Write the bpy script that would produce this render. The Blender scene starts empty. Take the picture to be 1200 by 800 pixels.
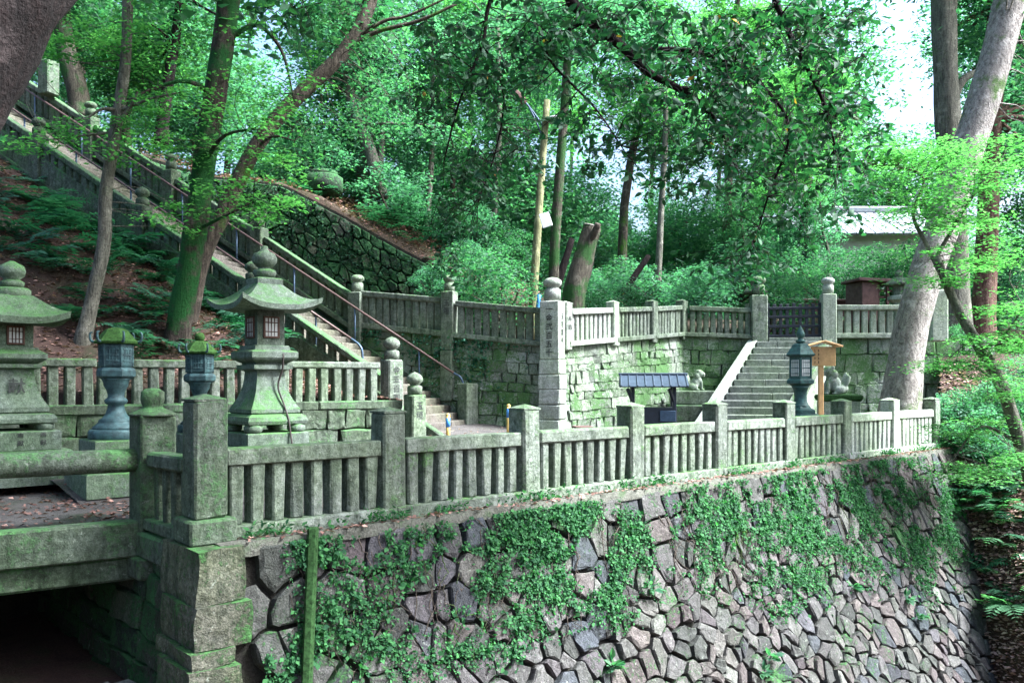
import bpy, bmesh, math, random
import numpy as np
from mathutils import Vector, Matrix, noise as mnoise

R = math.radians
rng = random.Random(7)
nrg = np.random.default_rng(11)
sc = bpy.context.scene
COL = sc.collection

# ------------------------------------------------------------------ camera, sky, sun, exposure
FOC, HZ, CZ = 1000.0, 445.0, 1.54           # focal length in photo pixels, horizon row, eye height
cam_d = bpy.data.cameras.new("camera")
cam_d.sensor_width = 36.0
cam_d.lens = 30.0
cam_d.shift_y = 45.0 / 1200.0
cam_d.clip_end = 3000.0
cam_d.clip_start = 0.05
cam = bpy.data.objects.new("camera", cam_d)
COL.objects.link(cam)
cam.location = (0, 0, CZ)
cam.rotation_euler = (R(90), 0, 0)
sc.camera = cam

SUN_AZ, SUN_EL = R(97), R(50)               # azimuth from +Y towards +X
world = bpy.data.worlds.new("World")
sc.world = world
world.use_nodes = True
wn = world.node_tree
wn.nodes.clear()
w_out = wn.nodes.new("ShaderNodeOutputWorld")
w_bg = wn.nodes.new("ShaderNodeBackground")
w_sky = wn.nodes.new("ShaderNodeTexSky")
w_sky.sky_type = 'NISHITA'
w_sky.sun_disc = False
w_sky.sun_elevation = SUN_EL
w_sky.sun_rotation = SUN_AZ
w_sky.dust_density = 8.0
w_sky.air_density = 1.0
w_bg.inputs[1].default_value = 0.11
wn.links.new(w_sky.outputs[0], w_bg.inputs[0])
wn.links.new(w_bg.outputs[0], w_out.inputs[0])

sun_d = bpy.data.lights.new("sun", 'SUN')
sun_d.energy = 4.8
sun_d.angle = R(14)
sun_d.color = (1.0, 0.95, 0.86)
sun = bpy.data.objects.new("sun", sun_d)
COL.objects.link(sun)
sdir = Vector((math.sin(SUN_AZ) * math.cos(SUN_EL), math.cos(SUN_AZ) * math.cos(SUN_EL), math.sin(SUN_EL)))
sun.rotation_euler = sdir.to_track_quat('Z', 'Y').to_euler()
sun.location = (20, 5, 30)

sc.view_settings.view_transform = 'Standard'
sc.view_settings.look = 'None'
sc.view_settings.gamma = 1.0
sc.view_settings.use_white_balance = True
sc.view_settings.white_balance_temperature = 5550
sc.view_settings.white_balance_tint = 8
sc.view_settings.exposure = 2.48
sc.render.engine = 'CYCLES'
sc.cycles.use_denoising = True
sc.cycles.max_bounces = 7
sc.cycles.diffuse_bounces = 4
sc.cycles.transmission_bounces = 4
sc.cycles.caustics_reflective = False
sc.cycles.caustics_refractive = False


# ------------------------------------------------------------------ pixel helpers
def P(px, py, d):
    return Vector(((px - 600) / FOC * d, d, CZ + (HZ - py) / FOC * d))


def PZ(px, z, d):
    return Vector(((px - 600) / FOC * d, d, z))


def pix(p):
    return 600 + p[0] / p[1] * FOC, HZ - (p[2] - CZ) / p[1] * FOC


# ------------------------------------------------------------------ object helpers
def wm(o):
    m = o.matrix_basis.copy()
    if o.parent:
        m = wm(o.parent) @ o.matrix_parent_inverse @ m
    return m


def adopt(o, parent):
    if parent is not None:
        o.parent = parent
        o.matrix_parent_inverse = wm(parent).inverted()
    return o


def link(name, data, parent=None, mat=None, M=None, mats=None):
    o = bpy.data.objects.new(name, data)
    COL.objects.link(o)
    if M is not None:
        o.matrix_basis = M
    adopt(o, parent)
    if mat is not None and data is not None and len(data.materials) == 0:
        data.materials.append(mat)
    return o


def tag(o, label=None, cat=None, group=None, kind=None):
    if label: o["label"] = label
    if cat: o["category"] = cat
    if group: o["group"] = group
    if kind: o["kind"] = kind
    return o


def thing(name, label, cat, loc, group=None, rz=0.0):
    o = bpy.data.objects.new(name, None)
    COL.objects.link(o)
    o.empty_display_size = 0.2
    o.location = loc
    o.rotation_euler = (0, 0, rz)
    return tag(o, label, cat, group)


def copy_tree(root, M, label=None, group=None):
    """copy a thing with its parts; M = new basis matrix of the copy"""
    c = root.copy()
    COL.objects.link(c)
    c.matrix_basis = M
    if label: c["label"] = label
    if group: c["group"] = group

    def rec(src, dst):
        for ch in list(src.children):
            k = ch.copy()
            COL.objects.link(k)
            k.parent = dst
            k.matrix_parent_inverse = ch.matrix_parent_inverse.copy()
            rec(ch, k)
    rec(root, c)
    return c


def pymesh(name, verts, faces, smooth=False):
    me = bpy.data.meshes.new(name)
    me.from_pydata([tuple(v) for v in verts], [], faces)
    if smooth:
        me.polygons.foreach_set("use_smooth", [True] * len(me.polygons))
    me.update()
    return me


def npmesh(name, V, F):
    """V (n,3) float, F (m,k) int faces of equal size k"""
    me = bpy.data.meshes.new(name)
    n, (m, k) = len(V), F.shape
    me.vertices.add(n)
    me.vertices.foreach_set("co", V.astype(np.float32).ravel())
    me.loops.add(m * k)
    me.loops.foreach_set("vertex_index", F.astype(np.int32).ravel())
    me.polygons.add(m)
    me.polygons.foreach_set("loop_start", np.arange(0, m * k, k, dtype=np.int32))
    me.polygons.foreach_set("loop_total", np.full(m, k, dtype=np.int32))
    me.update(calc_edges=True)
    return me


_boxes = {}


def box_mesh(dx, dy, dz, bev=0.012, mat=None, var=0, jit=0.004):
    key = (round(dx, 3), round(dy, 3), round(dz, 3), bev, mat.name if mat else None, var)
    if key in _boxes:
        return _boxes[key]
    r = random.Random(hash((key[0], key[1], key[2], var)) & 0xffff)
    bm = bmesh.new()
    hx, hy, hz = dx / 2, dy / 2, dz / 2
    b = min(bev, hx * .45, hy * .45, hz * .45)
    for sx in (-1, 1):
        for sy in (-1, 1):
            for sz in (-1, 1):
                j = [r.uniform(-jit, jit) for _ in range(3)]
                bb = b * r.uniform(.6, 1.7)
                for q in ((hx - bb, hy - bb, hz), (hx - bb, hy, hz - bb), (hx, hy - bb, hz - bb)):
                    bm.verts.new((sx * q[0] + j[0], sy * q[1] + j[1], sz * q[2] + j[2]))
    res = bmesh.ops.convex_hull(bm, input=bm.verts)
    bmesh.ops.recalc_face_normals(bm, faces=bm.faces)
    me = bpy.data.meshes.new("box")
    bm.to_mesh(me)
    bm.free()
    if mat: me.materials.append(mat)
    _boxes[key] = me
    return me


def box(name, c, dims, mat, parent=None, rz=0.0, bev=0.012, var=0, jit=0.004):
    me = box_mesh(dims[0], dims[1], dims[2], bev, mat, var, jit)
    return link(name, me, parent, None, Matrix.Translation(Vector(c)) @ Matrix.Rotation(rz, 4, 'Z'))


def frame(p0, p1):
    """matrix with X along p0->p1, Z as upright as possible, origin in the middle"""
    d = (p1 - p0)
    x = d.normalized()
    y = Vector((0, 0, 1)).cross(x)
    if y.length < 1e-5: y = Vector((0, 1, 0))
    y.normalize()
    z = x.cross(y)
    m = Matrix.Identity(4)
    for i, a in enumerate((x, y, z)):
        m[0][i], m[1][i], m[2][i] = a
    c = (p0 + p1) / 2
    m[0][3], m[1][3], m[2][3] = c
    return m, d.length


def beam(name, p0, p1, w, h, mat, parent=None, bev=0.012, var=0):
    m, L = frame(Vector(p0), Vector(p1))
    return link(name, box_mesh(L, w, h, bev, mat, var), parent, None, m)


def catmull(pts, n):
    pts = [Vector(p) for p in pts]
    if len(pts) < 3:
        return [pts[0].lerp(pts[-1], i / n) for i in range(n + 1)]
    q = [2 * pts[0] - pts[1]] + pts + [2 * pts[-1] - pts[-2]]
    out = []
    segs = len(pts) - 1
    for i in range(n + 1):
        u = i / n * segs
        k = min(int(u), segs - 1)
        t = u - k
        a, b, c, d = q[k:k + 4]
        out.append(0.5 * ((2 * b) + (c - a) * t + (2 * a - 5 * b + 4 * c - d) * t * t + (3 * b - a - 3 * c + d) * t ** 3))
    return out


def tube_geo(pts, radii, seg, V, F, rough=0.0, seed=0.0, cap=True):
    n = len(pts)
    base = len(V)
    up = Vector((0.3, 1, 0.2))
    for i in range(n):
        t = (pts[min(i + 1, n - 1)] - pts[max(i - 1, 0)]).normalized()
        s = t.cross(up)
        if s.length < 1e-3: s = t.cross(Vector((1, 0, 0)))
        s.normalize()
        up = s.cross(t).normalized()
        for k in range(seg):
            a = 2 * math.pi * k / seg
            r = radii[i]
            if rough:
                r *= 1 + rough * mnoise.noise(Vector((math.cos(a) * 1.3 + seed, math.sin(a) * 1.3, i * .35))) \
                    + rough * .5 * mnoise.noise(Vector((math.cos(a) * 3 + seed, math.sin(a) * 3, i * .9)))
            V.append(pts[i] + (s * math.cos(a) + up * math.sin(a)) * r)
    for i in range(n - 1):
        for k in range(seg):
            a, b = base + i * seg + k, base + i * seg + (k + 1) % seg
            F.append((a, b, b + seg, a + seg))
    if cap:
        F.append(tuple(range(base + seg - 1, base - 1, -1)))
        F.append(tuple(range(base + (n - 1) * seg, base + n * seg)))


def tube(name, pts, r0, r1, mat, parent=None, seg=8, n=None, rough=0.0, seed=0.0):
    n = n or max(2, 6 * (len(pts) - 1))
    c = catmull(pts, n)
    V, F = [], []
    tube_geo(c, [r0 + (r1 - r0) * i / n for i in range(n + 1)], seg, V, F, rough, seed)
    return link(name, pymesh(name, V, F, True), parent, mat)


def lathe_geo(profile, seg, rot=0.0, centre=(0, 0, 0)):
    V, F = [], []
    for (r, z) in profile:
        for k in range(seg):
            a = rot + 2 * math.pi * k / seg
            V.append((centre[0] + r * math.cos(a), centre[1] + r * math.sin(a), centre[2] + z))
    n = len(profile)
    for i in range(n - 1):
        for k in range(seg):
            a, b = i * seg + k, i * seg + (k + 1) % seg
            F.append((a, b, b + seg, a + seg))
    F.append(tuple(range(seg - 1, -1, -1)))
    F.append(tuple(range((n - 1) * seg, n * seg)))
    return V, F


def lathe(name, profile, seg, mat, parent=None, rot=0.0, centre=(0, 0, 0), smooth=False):
    V, F = lathe_geo(profile, seg, rot, centre)
    return link(name, pymesh(name, V, F, smooth), parent, mat)


def rnd(a, b): return rng.uniform(a, b)


# ------------------------------------------------------------------ materials
def nt_new(name):
    m = bpy.data.materials.new(name)
    m.use_nodes = True
    nt = m.node_tree
    nt.nodes.clear()
    out = nt.nodes.new("ShaderNodeOutputMaterial")
    return m, nt, out


class NB:
    def __init__(s, nt): s.nt = nt

    def n(s, t, **kw):
        x = s.nt.nodes.new(t)
        for k, v in kw.items(): setattr(x, k, v)
        return x

    def l(s, a, b): s.nt.links.new(a, b)

    def noise(s, vec, scale, detail=4, rough=.6, dist=0.0):
        x = s.n("ShaderNodeTexNoise")
        x.inputs["Scale"].default_value = scale
        x.inputs["Detail"].default_value = detail
        x.inputs["Roughness"].default_value = rough
        x.inputs["Distortion"].default_value = dist
        s.l(vec, x.inputs["Vector"])
        return x.outputs[0]

    def math(s, op, a, b=None, c=None, clamp=False):
        x = s.n("ShaderNodeMath", operation=op, use_clamp=clamp)
        for i, v in enumerate((a, b, c)):
            if v is None: continue
            if isinstance(v, (int, float)): x.inputs[i].default_value = v
            else: s.l(v, x.inputs[i])
        return x.outputs[0]

    def ramp(s, fac, stops):
        x = s.n("ShaderNodeValToRGB")
        e = x.color_ramp.elements
        while len(e) > len(stops): e.remove(e[-1])
        while len(e) < len(stops): e.new(.5)
        for i, (p, c) in enumerate(stops):
            e[i].position = p
            e[i].color = (c, c, c, 1) if isinstance(c, (int, float)) else (*c, 1)
        s.l(fac, x.inputs[0])
        return x.outputs[0]

    def mix(s, fac, a, b, blend='MIX'):
        x = s.n("ShaderNodeMix", data_type='RGBA', blend_type=blend)
        for sock, v in ((x.inputs[0], fac), (x.inputs[6], a), (x.inputs[7], b)):
            if isinstance(v, (int, float)): sock.default_value = v
            elif isinstance(v, tuple): sock.default_value = (*v, 1)
            else: s.l(v, sock)
        return x.outputs[2]

    def bump(s, h, strength=.4, dist=.02):
        x = s.n("ShaderNodeBump")
        x.inputs["Strength"].default_value = strength
        x.inputs["Distance"].default_value = dist
        s.l(h, x.inputs["Height"])
        return x.outputs[0]

    def bsdf(s, color, rough=.9, normal=None, spec=.3, metal=0.0):
        x = s.n("ShaderNodeBsdfPrincipled")
        if isinstance(color, tuple): x.inputs["Base Color"].default_value = (*color, 1)
        else: s.l(color, x.inputs["Base Color"])
        if isinstance(rough, (int, float)): x.inputs["Roughness"].default_value = rough
        else: s.l(rough, x.inputs["Roughness"])
        x.inputs["Specular IOR Level"].default_value = spec
        x.inputs["Metallic"].default_value = metal
        if normal is not None: s.l(normal, x.inputs["Normal"])
        return x.outputs[0]


def rand_val(b):
    """one random number per object and per loose piece"""
    oi = b.n("ShaderNodeObjectInfo").outputs["Random"]
    isl = b.n("ShaderNodeNewGeometry").outputs["Random Per Island"]
    return b.math('FRACT', b.math('ADD', oi, isl))


def stone_mat(name, cols, moss=(.035, .085, .018), moss_lo=.5, moss_hi=.68, up=.25, speck=.5, bump=.5,
              moss_scale=1.3, stain=.5, per_piece=False, rough=.9, mottle=.55, algae=.6):
    m, nt, out = nt_new(name)
    b = NB(nt)
    g = b.n("ShaderNodeNewGeometry")
    pos = g.outputs["Position"]
    big = b.noise(pos, 1.1, 5, .6)
    mid = b.noise(pos, 7, 5, .65)
    fine = b.noise(pos, 55, 3, .7)
    if per_piece:
        rv = rand_val(b)
        k = len(cols)
        base = b.ramp(rv, [((i + .5) / k, c) for i, c in enumerate(cols)])
        val = b.math('FRACT', b.math('MULTIPLY', rv, 7.31))
        base = b.mix(1.0, base, b.ramp(val, [(0, .72), (1, 1.2)]), 'MULTIPLY')
    else:
        base = b.ramp(mid, [(.3, cols[0]), (.7, cols[1])])
        oi = b.n("ShaderNodeObjectInfo").outputs["Random"]
        base = b.mix(1.0, base, b.ramp(oi, [(0, .82), (1, 1.12)]), 'MULTIPLY')
    base = b.mix(b.math('MULTIPLY', b.ramp(fine, [(.45, 1.0), (.62, 0.0)]), speck), base,
                 b.mix(1.0, base, (.24, .26, .24), 'MULTIPLY'))
    mott = b.noise(pos, 17, 7, .72)
    base = b.mix(b.math('MULTIPLY', b.ramp(mott, [(.40, 1.0), (.56, 0.0)]), mottle), base, b.mix(1.0, base, (.42, .46, .38), 'MULTIPLY'))
    alg = b.ramp(b.noise(pos, .8, 5, .6), [(.38, 0.0), (.62, 1.0)])
    base = b.mix(b.math('MULTIPLY', alg, algae), base, b.mix(1.0, base, (.78, .98, .60), 'MULTIPLY'))
    # vertical rain streaks and damp stains
    mp = b.n("ShaderNodeMapping")
    mp.inputs["Scale"].default_value = (9, 9, .7)
    b.l(pos, mp.inputs["Vector"])
    streak = b.noise(mp.outputs[0], 1.0, 4, .6)
    st = b.math('MULTIPLY', b.ramp(streak, [(.48, 0.0), (.7, 1.0)]), stain)
    base = b.mix(st, base, b.mix(1.0, base, (.27, .33, .25), 'MULTIPLY'))
    # lichen, pale
    lich = b.math('MULTIPLY', b.ramp(b.noise(pos, 13, 4, .7), [(.62, 0.0), (.7, 1.0)]), .35)
    base = b.mix(lich, base, (.42, .46, .38))
    # moss grows by its own pattern, thicker on upward faces
    sep = b.n("ShaderNodeSeparateXYZ")
    b.l(g.outputs["Normal"], sep.inputs[0])
    upz = b.math('MAXIMUM', sep.outputs[2], 0.0)
    brk = b.noise(pos, 22, 6, .75)
    mm = b.math('ADD', b.math('MULTIPLY', b.noise(pos, moss_scale, 8, .72), .62), b.math('MULTIPLY', brk, .38))
    mm = b.math('ADD', mm, b.math('MULTIPLY', upz, up * .3))
    mk = b.ramp(mm, [(moss_lo, 0.0), (moss_lo + (moss_hi - moss_lo) * .55, 1.0)])
    mcol = b.mix(b.ramp(fine, [(.3, 0.0), (.75, 1.0)]), moss, tuple(min(1, c * 2.3 + .01) for c in moss))
    col = b.mix(mk, base, mcol)
    h = b.math('ADD', b.math('MULTIPLY', mid, .8), b.math('ADD', b.math('MULTIPLY', fine, .35), b.math('MULTIPLY', mk, .3)))
    b.l(b.bsdf(col, rough, b.bump(h, bump, .05), .25), out.inputs[0])
    return m


def bark_mat(name, c0, c1, moss=(.05, .13, .01), moss_lo=.55, moss_hi=.7, scale=(14, 14, 2.2), bump=.9):
    m, nt, out = nt_new(name)
    b = NB(nt)
    g = b.n("ShaderNodeNewGeometry")
    pos = g.outputs["Position"]
    mp = b.n("ShaderNodeMapping")
    mp.inputs["Scale"].default_value = scale
    b.l(pos, mp.inputs["Vector"])
    fib = b.noise(mp.outputs[0], 1.0, 6, .7, .6)
    pat = b.noise(pos, 3.2, 5, .65)
    fine = b.noise(pos, 60, 3, .7)
    base = b.ramp(fib, [(.32, tuple(c * .35 for c in c0)), (.5, c0), (.72, c1)])
    base = b.mix(b.math('MULTIPLY', b.ramp(pat, [(.55, 0.0), (.68, 1.0)]), .5), base, tuple(min(1, c * 1.7 + .03) for c in c1))
    mk = b.ramp(b.noise(pos, 1.4, 6, .65), [(moss_lo, 0.0), (moss_hi, 1.0)])
    mcol = b.mix(fine, tuple(c * .5 for c in moss), tuple(c * 1.8 for c in moss))
    col = b.mix(mk, base, mcol)
    pit = b.noise(pos, 24, 5, .7)
    col = b.mix(b.math('MULTIPLY', b.ramp(pit, [(.36, 1.0), (.5, 0.0)]), .6), col, b.mix(1.0, col, (.35, .33, .32), 'MULTIPLY'))
    h = b.math('ADD', b.math('ADD', fib, b.math('MULTIPLY', pit, .6)), b.math('MULTIPLY', fine, .25))
    b.l(b.bsdf(col, .92, b.bump(h, bump, .07), .2), out.inputs[0])
    return m


def leaf_mat(name, dark, light, trans=.45, gloss=.35, odd=None, odd_amt=0.0):
    m, nt, out = nt_new(name)
    b = NB(nt)
    rv = rand_val(b)
    col = b.ramp(rv, [(0, dark), (.6, tuple((a + c) / 2 for a, c in zip(dark, light))), (1, light)])
    if odd:
        r2 = b.math('FRACT', b.math('MULTIPLY', rv, 17.7))
        col = b.mix(b.ramp(r2, [(1 - odd_amt, 0.0), (1 - odd_amt + .001, 1.0)]), col, odd)
    p = b.bsdf(col, 1 - gloss, None, .3)
    t = b.n("ShaderNodeBsdfTranslucent")
    tc = b.mix(1.0, col, (1.25, 1.75, .9), 'MULTIPLY')
    b.l(tc, t.inputs[0])
    mx = b.n("ShaderNodeMixShader")
    mx.inputs[0].default_value = trans
    b.l(p, mx.inputs[1])
    b.l(t.outputs[0], mx.inputs[2])
    b.l(mx.outputs[0], out.inputs[0])
    return m


def plain_mat(name, col, rough=.6, metal=0.0, var=.25, scale=8, bump=.15, spec=.4, col2=None):
    m, nt, out = nt_new(name)
    b = NB(nt)
    pos = b.n("ShaderNodeNewGeometry").outputs["Position"]
    nz = b.noise(pos, scale, 5, .65)
    c2 = col2 or tuple(c * (1 - var * 1.6) for c in col)
    c = b.ramp(nz, [(.3, c2), (.7, tuple(min(1, x * (1 + var)) for x in col))])
    rg = b.ramp(nz, [(.3, min(1, rough + .12)), (.7, max(.05, rough - .1))])
    b.l(b.bsdf(c, rg, b.bump(b.noise(pos, scale * 5, 3), bump, .01), spec, metal), out.inputs[0])
    return m


def ground_mat(name, c0, c1, c2, scale=2.0):
    m, nt, out = nt_new(name)
    b = NB(nt)
    pos = b.n("ShaderNodeNewGeometry").outputs["Position"]
    a = b.noise(pos, scale, 6, .65)
    f = b.noise(pos, 38, 4, .7)
    c = b.ramp(a, [(.3, c0), (.5, c1), (.7, c2)])
    c = b.mix(b.math('MULTIPLY', b.ramp(f, [(.42, 1.0), (.6, 0.0)]), .6), c, b.mix(1.0, c, (.35, .33, .32), 'MULTIPLY'))
    b.l(b.bsdf(c, .95, b.bump(b.math('ADD', a, f), .8, .04), .2), out.inputs[0])
    return m


M = {}
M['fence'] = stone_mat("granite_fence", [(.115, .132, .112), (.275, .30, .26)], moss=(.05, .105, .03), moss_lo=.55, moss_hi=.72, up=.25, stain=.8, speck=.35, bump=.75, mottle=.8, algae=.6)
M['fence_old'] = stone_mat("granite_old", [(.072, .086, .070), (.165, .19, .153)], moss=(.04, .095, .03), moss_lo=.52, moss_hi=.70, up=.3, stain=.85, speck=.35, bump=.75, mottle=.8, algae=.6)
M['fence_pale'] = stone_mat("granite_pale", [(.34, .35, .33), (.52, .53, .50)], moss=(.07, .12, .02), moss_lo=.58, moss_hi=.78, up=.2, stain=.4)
M['lantern'] = stone_mat("lantern_stone", [(.12, .145, .125), (.24, .275, .24)], moss=(.045, .10, .03), moss_lo=.54, moss_hi=.74, up=.4, stain=.4)
M['wall'] = stone_mat("rubble_stone", [(.082, .082, .078), (.115, .105, .108), (.16, .155, .145), (.112, .088, .092), (.065, .074, .09), (.14, .116, .114)],
                      moss=(.03, .085, .022), moss_lo=.56, moss_hi=.68, up=.15, per_piece=True, bump=1.0, moss_scale=.75, algae=.2)
M['corner'] = stone_mat("corner_stone", [(.095, .096, .077), (.20, .192, .15)], moss=(.03, .08, .02), moss_lo=.51, moss_hi=.64, bump=1.0, mottle=.9, stain=.7)
M['terrace'] = stone_mat("terrace_stone", [(.27, .285, .26), (.36, .375, .35), (.43, .44, .415), (.31, .32, .30)], moss=(.036, .078, .022),
                         moss_lo=.485, moss_hi=.60, up=.1, per_piece=True, bump=.6, moss_scale=.55)
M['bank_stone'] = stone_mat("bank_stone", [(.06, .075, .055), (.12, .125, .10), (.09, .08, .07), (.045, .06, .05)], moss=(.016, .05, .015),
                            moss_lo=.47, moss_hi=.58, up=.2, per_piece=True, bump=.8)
M['step'] = stone_mat("step_stone", [(.11, .092, .082), (.20, .172, .158)], moss=(.06, .10, .03), moss_lo=.60, moss_hi=.8, up=.02, stain=.35)
M['step2'] = stone_mat("step_stone_grey", [(.22, .225, .22), (.36, .365, .35)], moss=(.06, .10, .03), moss_lo=.58, moss_hi=.8, up=.02, stain=.4)
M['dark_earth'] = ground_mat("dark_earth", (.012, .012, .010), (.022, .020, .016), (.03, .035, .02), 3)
M['soil'] = ground_mat("leaf_soil", (.035, .022, .018), (.07, .042, .034), (.045, .05, .025), 1.6)
M['paving'] = ground_mat("earth_court", (.075, .07, .066), (.12, .11, .105), (.07, .085, .05), .9)
M['ledge'] = ground_mat("ledge_earth", (.05, .055, .04), (.12, .12, .10), (.045, .085, .03), 3.5)
M['forest'] = ground_mat("forest_floor", (.03, .03, .018), (.07, .048, .035), (.045, .06, .02), .8)
M['bark'] = bark_mat("bark_brown", (.075, .06, .048), (.14, .115, .09), moss_lo=.56, moss_hi=.68)
M['bark_moss'] = bark_mat("bark_mossy", (.07, .06, .045), (.13, .12, .09), moss=(.025, .07, .016), moss_lo=.46, moss_hi=.56)
M['bark_dark'] = bark_mat("bark_dark", (.009, .0055, .005), (.022, .013, .012), moss_lo=.75, moss_hi=.9)
M['bark_pale'] = bark_mat("bark_pale", (.30, .27, .245), (.47, .435, .40), moss=(.07, .13, .03), moss_lo=.56, moss_hi=.66, scale=(13, 13, 5.5), bump=1.3)
M['bark_grey'] = bark_mat("bark_grey", (.13, .125, .10), (.21, .20, .16), moss=(.07, .12, .03), moss_lo=.58, moss_hi=.8)
M['bark_red'] = bark_mat("bark_red", (.13, .075, .055), (.22, .14, .11), moss_lo=.7, moss_hi=.9)
M['wood_cut'] = plain_mat("cut_wood", (.30, .27, .24), .85, var=.3, scale=12)
M['leaf_dark'] = leaf_mat("leaf_evergreen", (.010, .045, .022), (.036, .110, .042), .32, .34, (.45, .22, .02), .004)
M['leaf_mid'] = leaf_mat("leaf_forest", (.028, .095, .055), (.09, .20, .095), .5, .3)
M['leaf_cool'] = leaf_mat("leaf_cool", (.045, .125, .085), (.12, .25, .165), .55, .35)
M['leaf_maple'] = leaf_mat("leaf_maple", (.05, .145, .045), (.125, .265, .085), .52, .2)
M['leaf_fern'] = leaf_mat("leaf_fern", (.018, .075, .045), (.06, .165, .095), .38, .2)
M['leaf_ivy'] = leaf_mat("leaf_ivy", (.010, .048, .020), (.060, .185, .055), .36, .2)
M['leaf_moss'] = leaf_mat("leaf_moss", (.006, .028, .014), (.025, .08, .035), .25, .15)
M['leaf_dead'] = leaf_mat("leaf_fallen", (.075, .036, .028), (.26, .145, .12), .12, .2, (.45, .27, .22), .10)
M['leaf_dead_pale'] = leaf_mat("leaf_fallen_pale", (.20, .115, .10), (.48, .33, .29), .15, .2)  # leaf colour raised to offset the shade on the right slope
M['patina'] = plain_mat("bronze_patina", (.038, .078, .080), .6, 0.2, .7, 11, .5, col2=(.016, .028, .034))
M['patina_green'] = plain_mat("bronze_green", (.035, .085, .075), .5, 0.3, .45, 16, .3, col2=(.022, .04, .042))
M['moss'] = plain_mat("moss_cushion", (.045, .10, .025), .95, 0, .4, 30, .8, .1)
M['moss_deep'] = plain_mat("moss_deep", (.028, .065, .02), .95, 0, .5, 30, .8, .1)
M['black_wood'] = plain_mat("black_wood", (.016, .02, .03), .5, 0, .3, 10)
M['roof_metal'] = plain_mat("blue_grey_roof", (.055, .075, .105), .38, .3, .2, 6)
M['pipe'] = plain_mat("pipe_brown", (.085, .05, .045), .5, .3, .3, 10)
M['pipe_blue'] = plain_mat("pipe_blue", (.055, .085, .13), .5, .4, .2, 10)
M['wood_light'] = plain_mat("new_wood", (.52, .30, .13), .6, 0, .18, 7)
M['wood_red'] = plain_mat("red_brown_wood", (.13, .07, .06), .7, 0, .25, 7)
M['ink'] = plain_mat("ink", (.02, .02, .02), .8, 0, .1)
M['carve'] = plain_mat("carved_groove", (.045, .05, .045), .95, 0, .3)
M['paper'] = plain_mat("paper_window", (.55, .56, .52), .8, 0, .08)
M['lattice'] = plain_mat("lantern_lattice", (.09, .045, .03), .7, 0, .3)
M['cable'] = plain_mat("cable", (.03, .022, .018), .6, 0, .2)
M['yellow'] = plain_mat("yellow_paint", (.55, .38, .10), .55, 0, .25)
M['blue'] = plain_mat("blue_band", (.06, .20, .50), .5, 0, .2)
M['white_paint'] = plain_mat("pale_plastic", (.62, .64, .66), .5, 0, .08)
M['tile'] = plain_mat("roof_tile", (.24, .26, .29), .45, .1, .2, 9)
M['plaster'] = plain_mat("plaster", (.60, .60, .57), .9, 0, .1, 3)
M['pole'] = bark_mat("pole_wood", (.17, .17, .085), (.30, .30, .16), moss_lo=.6, moss_hi=.8, bump=.3)
M['komainu'] = stone_mat("statue_stone", [(.26, .28, .26), (.44, .46, .43)], moss=(.06, .11, .03), moss_lo=.54, moss_hi=.72, up=.4)

# ------------------------------------------------------------------ plan of the place
T = Vector((.745, .667, 0)).normalized()       # along the front fence
N = Vector((T.y, -T.x, 0))                      # from the fence towards the camera
A = Vector((-2.966, 8.24, 0))                   # foot of the fence's corner post
FRZ = math.atan2(T.y, T.x)
SP = 2.1                                        # post spacing


def perp(p): return -(N.dot(Vector((p[0], p[1], 0)) - A))
def gz(p): return max(0.0, perp(p) - 3.0) * .13


def SPt(s, q, z=0.0):
    """point by distance s along the fence and q behind it"""
    v = A + T * s - N * q
    return Vector((v.x, v.y, z))


def grid(name, rows, mat, parent=None, sub=1, jit=0.0, smooth=True):
    """rows: list of lists of Vectors (same length), bilinear subdivided"""
    rows = [[Vector(p) for p in r] for r in rows]
    nr, nc = len(rows), len(rows[0])
    V, F = [], []
    RR, CC = (nr - 1) * sub + 1, (nc - 1) * sub + 1
    for i in range(RR):
        a = i / sub
        i0 = min(int(a), nr - 2)
        fa = a - i0
        for j in range(CC):
            c = j / sub
            j0 = min(int(c), nc - 2)
            fc = c - j0
            p = (rows[i0][j0] * (1 - fa) + rows[i0 + 1][j0] * fa) * (1 - fc) + (rows[i0][j0 + 1] * (1 - fa) + rows[i0 + 1][j0 + 1] * fa) * fc
            if jit:
                p = p + Vector((0, 0, jit * mnoise.fractal(p * .6, 1.0, 2.0, 4)))
            V.append(p)
    for i in range(RR - 1):
        for j in range(CC - 1):
            a = i * CC + j
            F.append((a, a + 1, a + CC + 1, a + CC))
    return link(name, pymesh(name, V, F, smooth), parent, mat)


# ------------------------------------------------------------------ stones of a wall (irregular cells on a surface)
def clip_poly(poly, m, n):
    out = []
    for i in range(len(poly)):
        p, q = poly[i], poly[(i + 1) % len(poly)]
        dp = (p[0] - m[0]) * n[0] + (p[1] - m[1]) * n[1]
        dq = (q[0] - m[0]) * n[0] + (q[1] - m[1]) * n[1]
        if dp <= 0: out.append(p)
        if (dp < 0 < dq) or (dq < 0 < dp):
            t = dp / (dp - dq)
            out.append((p[0] + (q[0] - p[0]) * t, p[1] + (q[1] - p[1]) * t))
    return out


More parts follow.
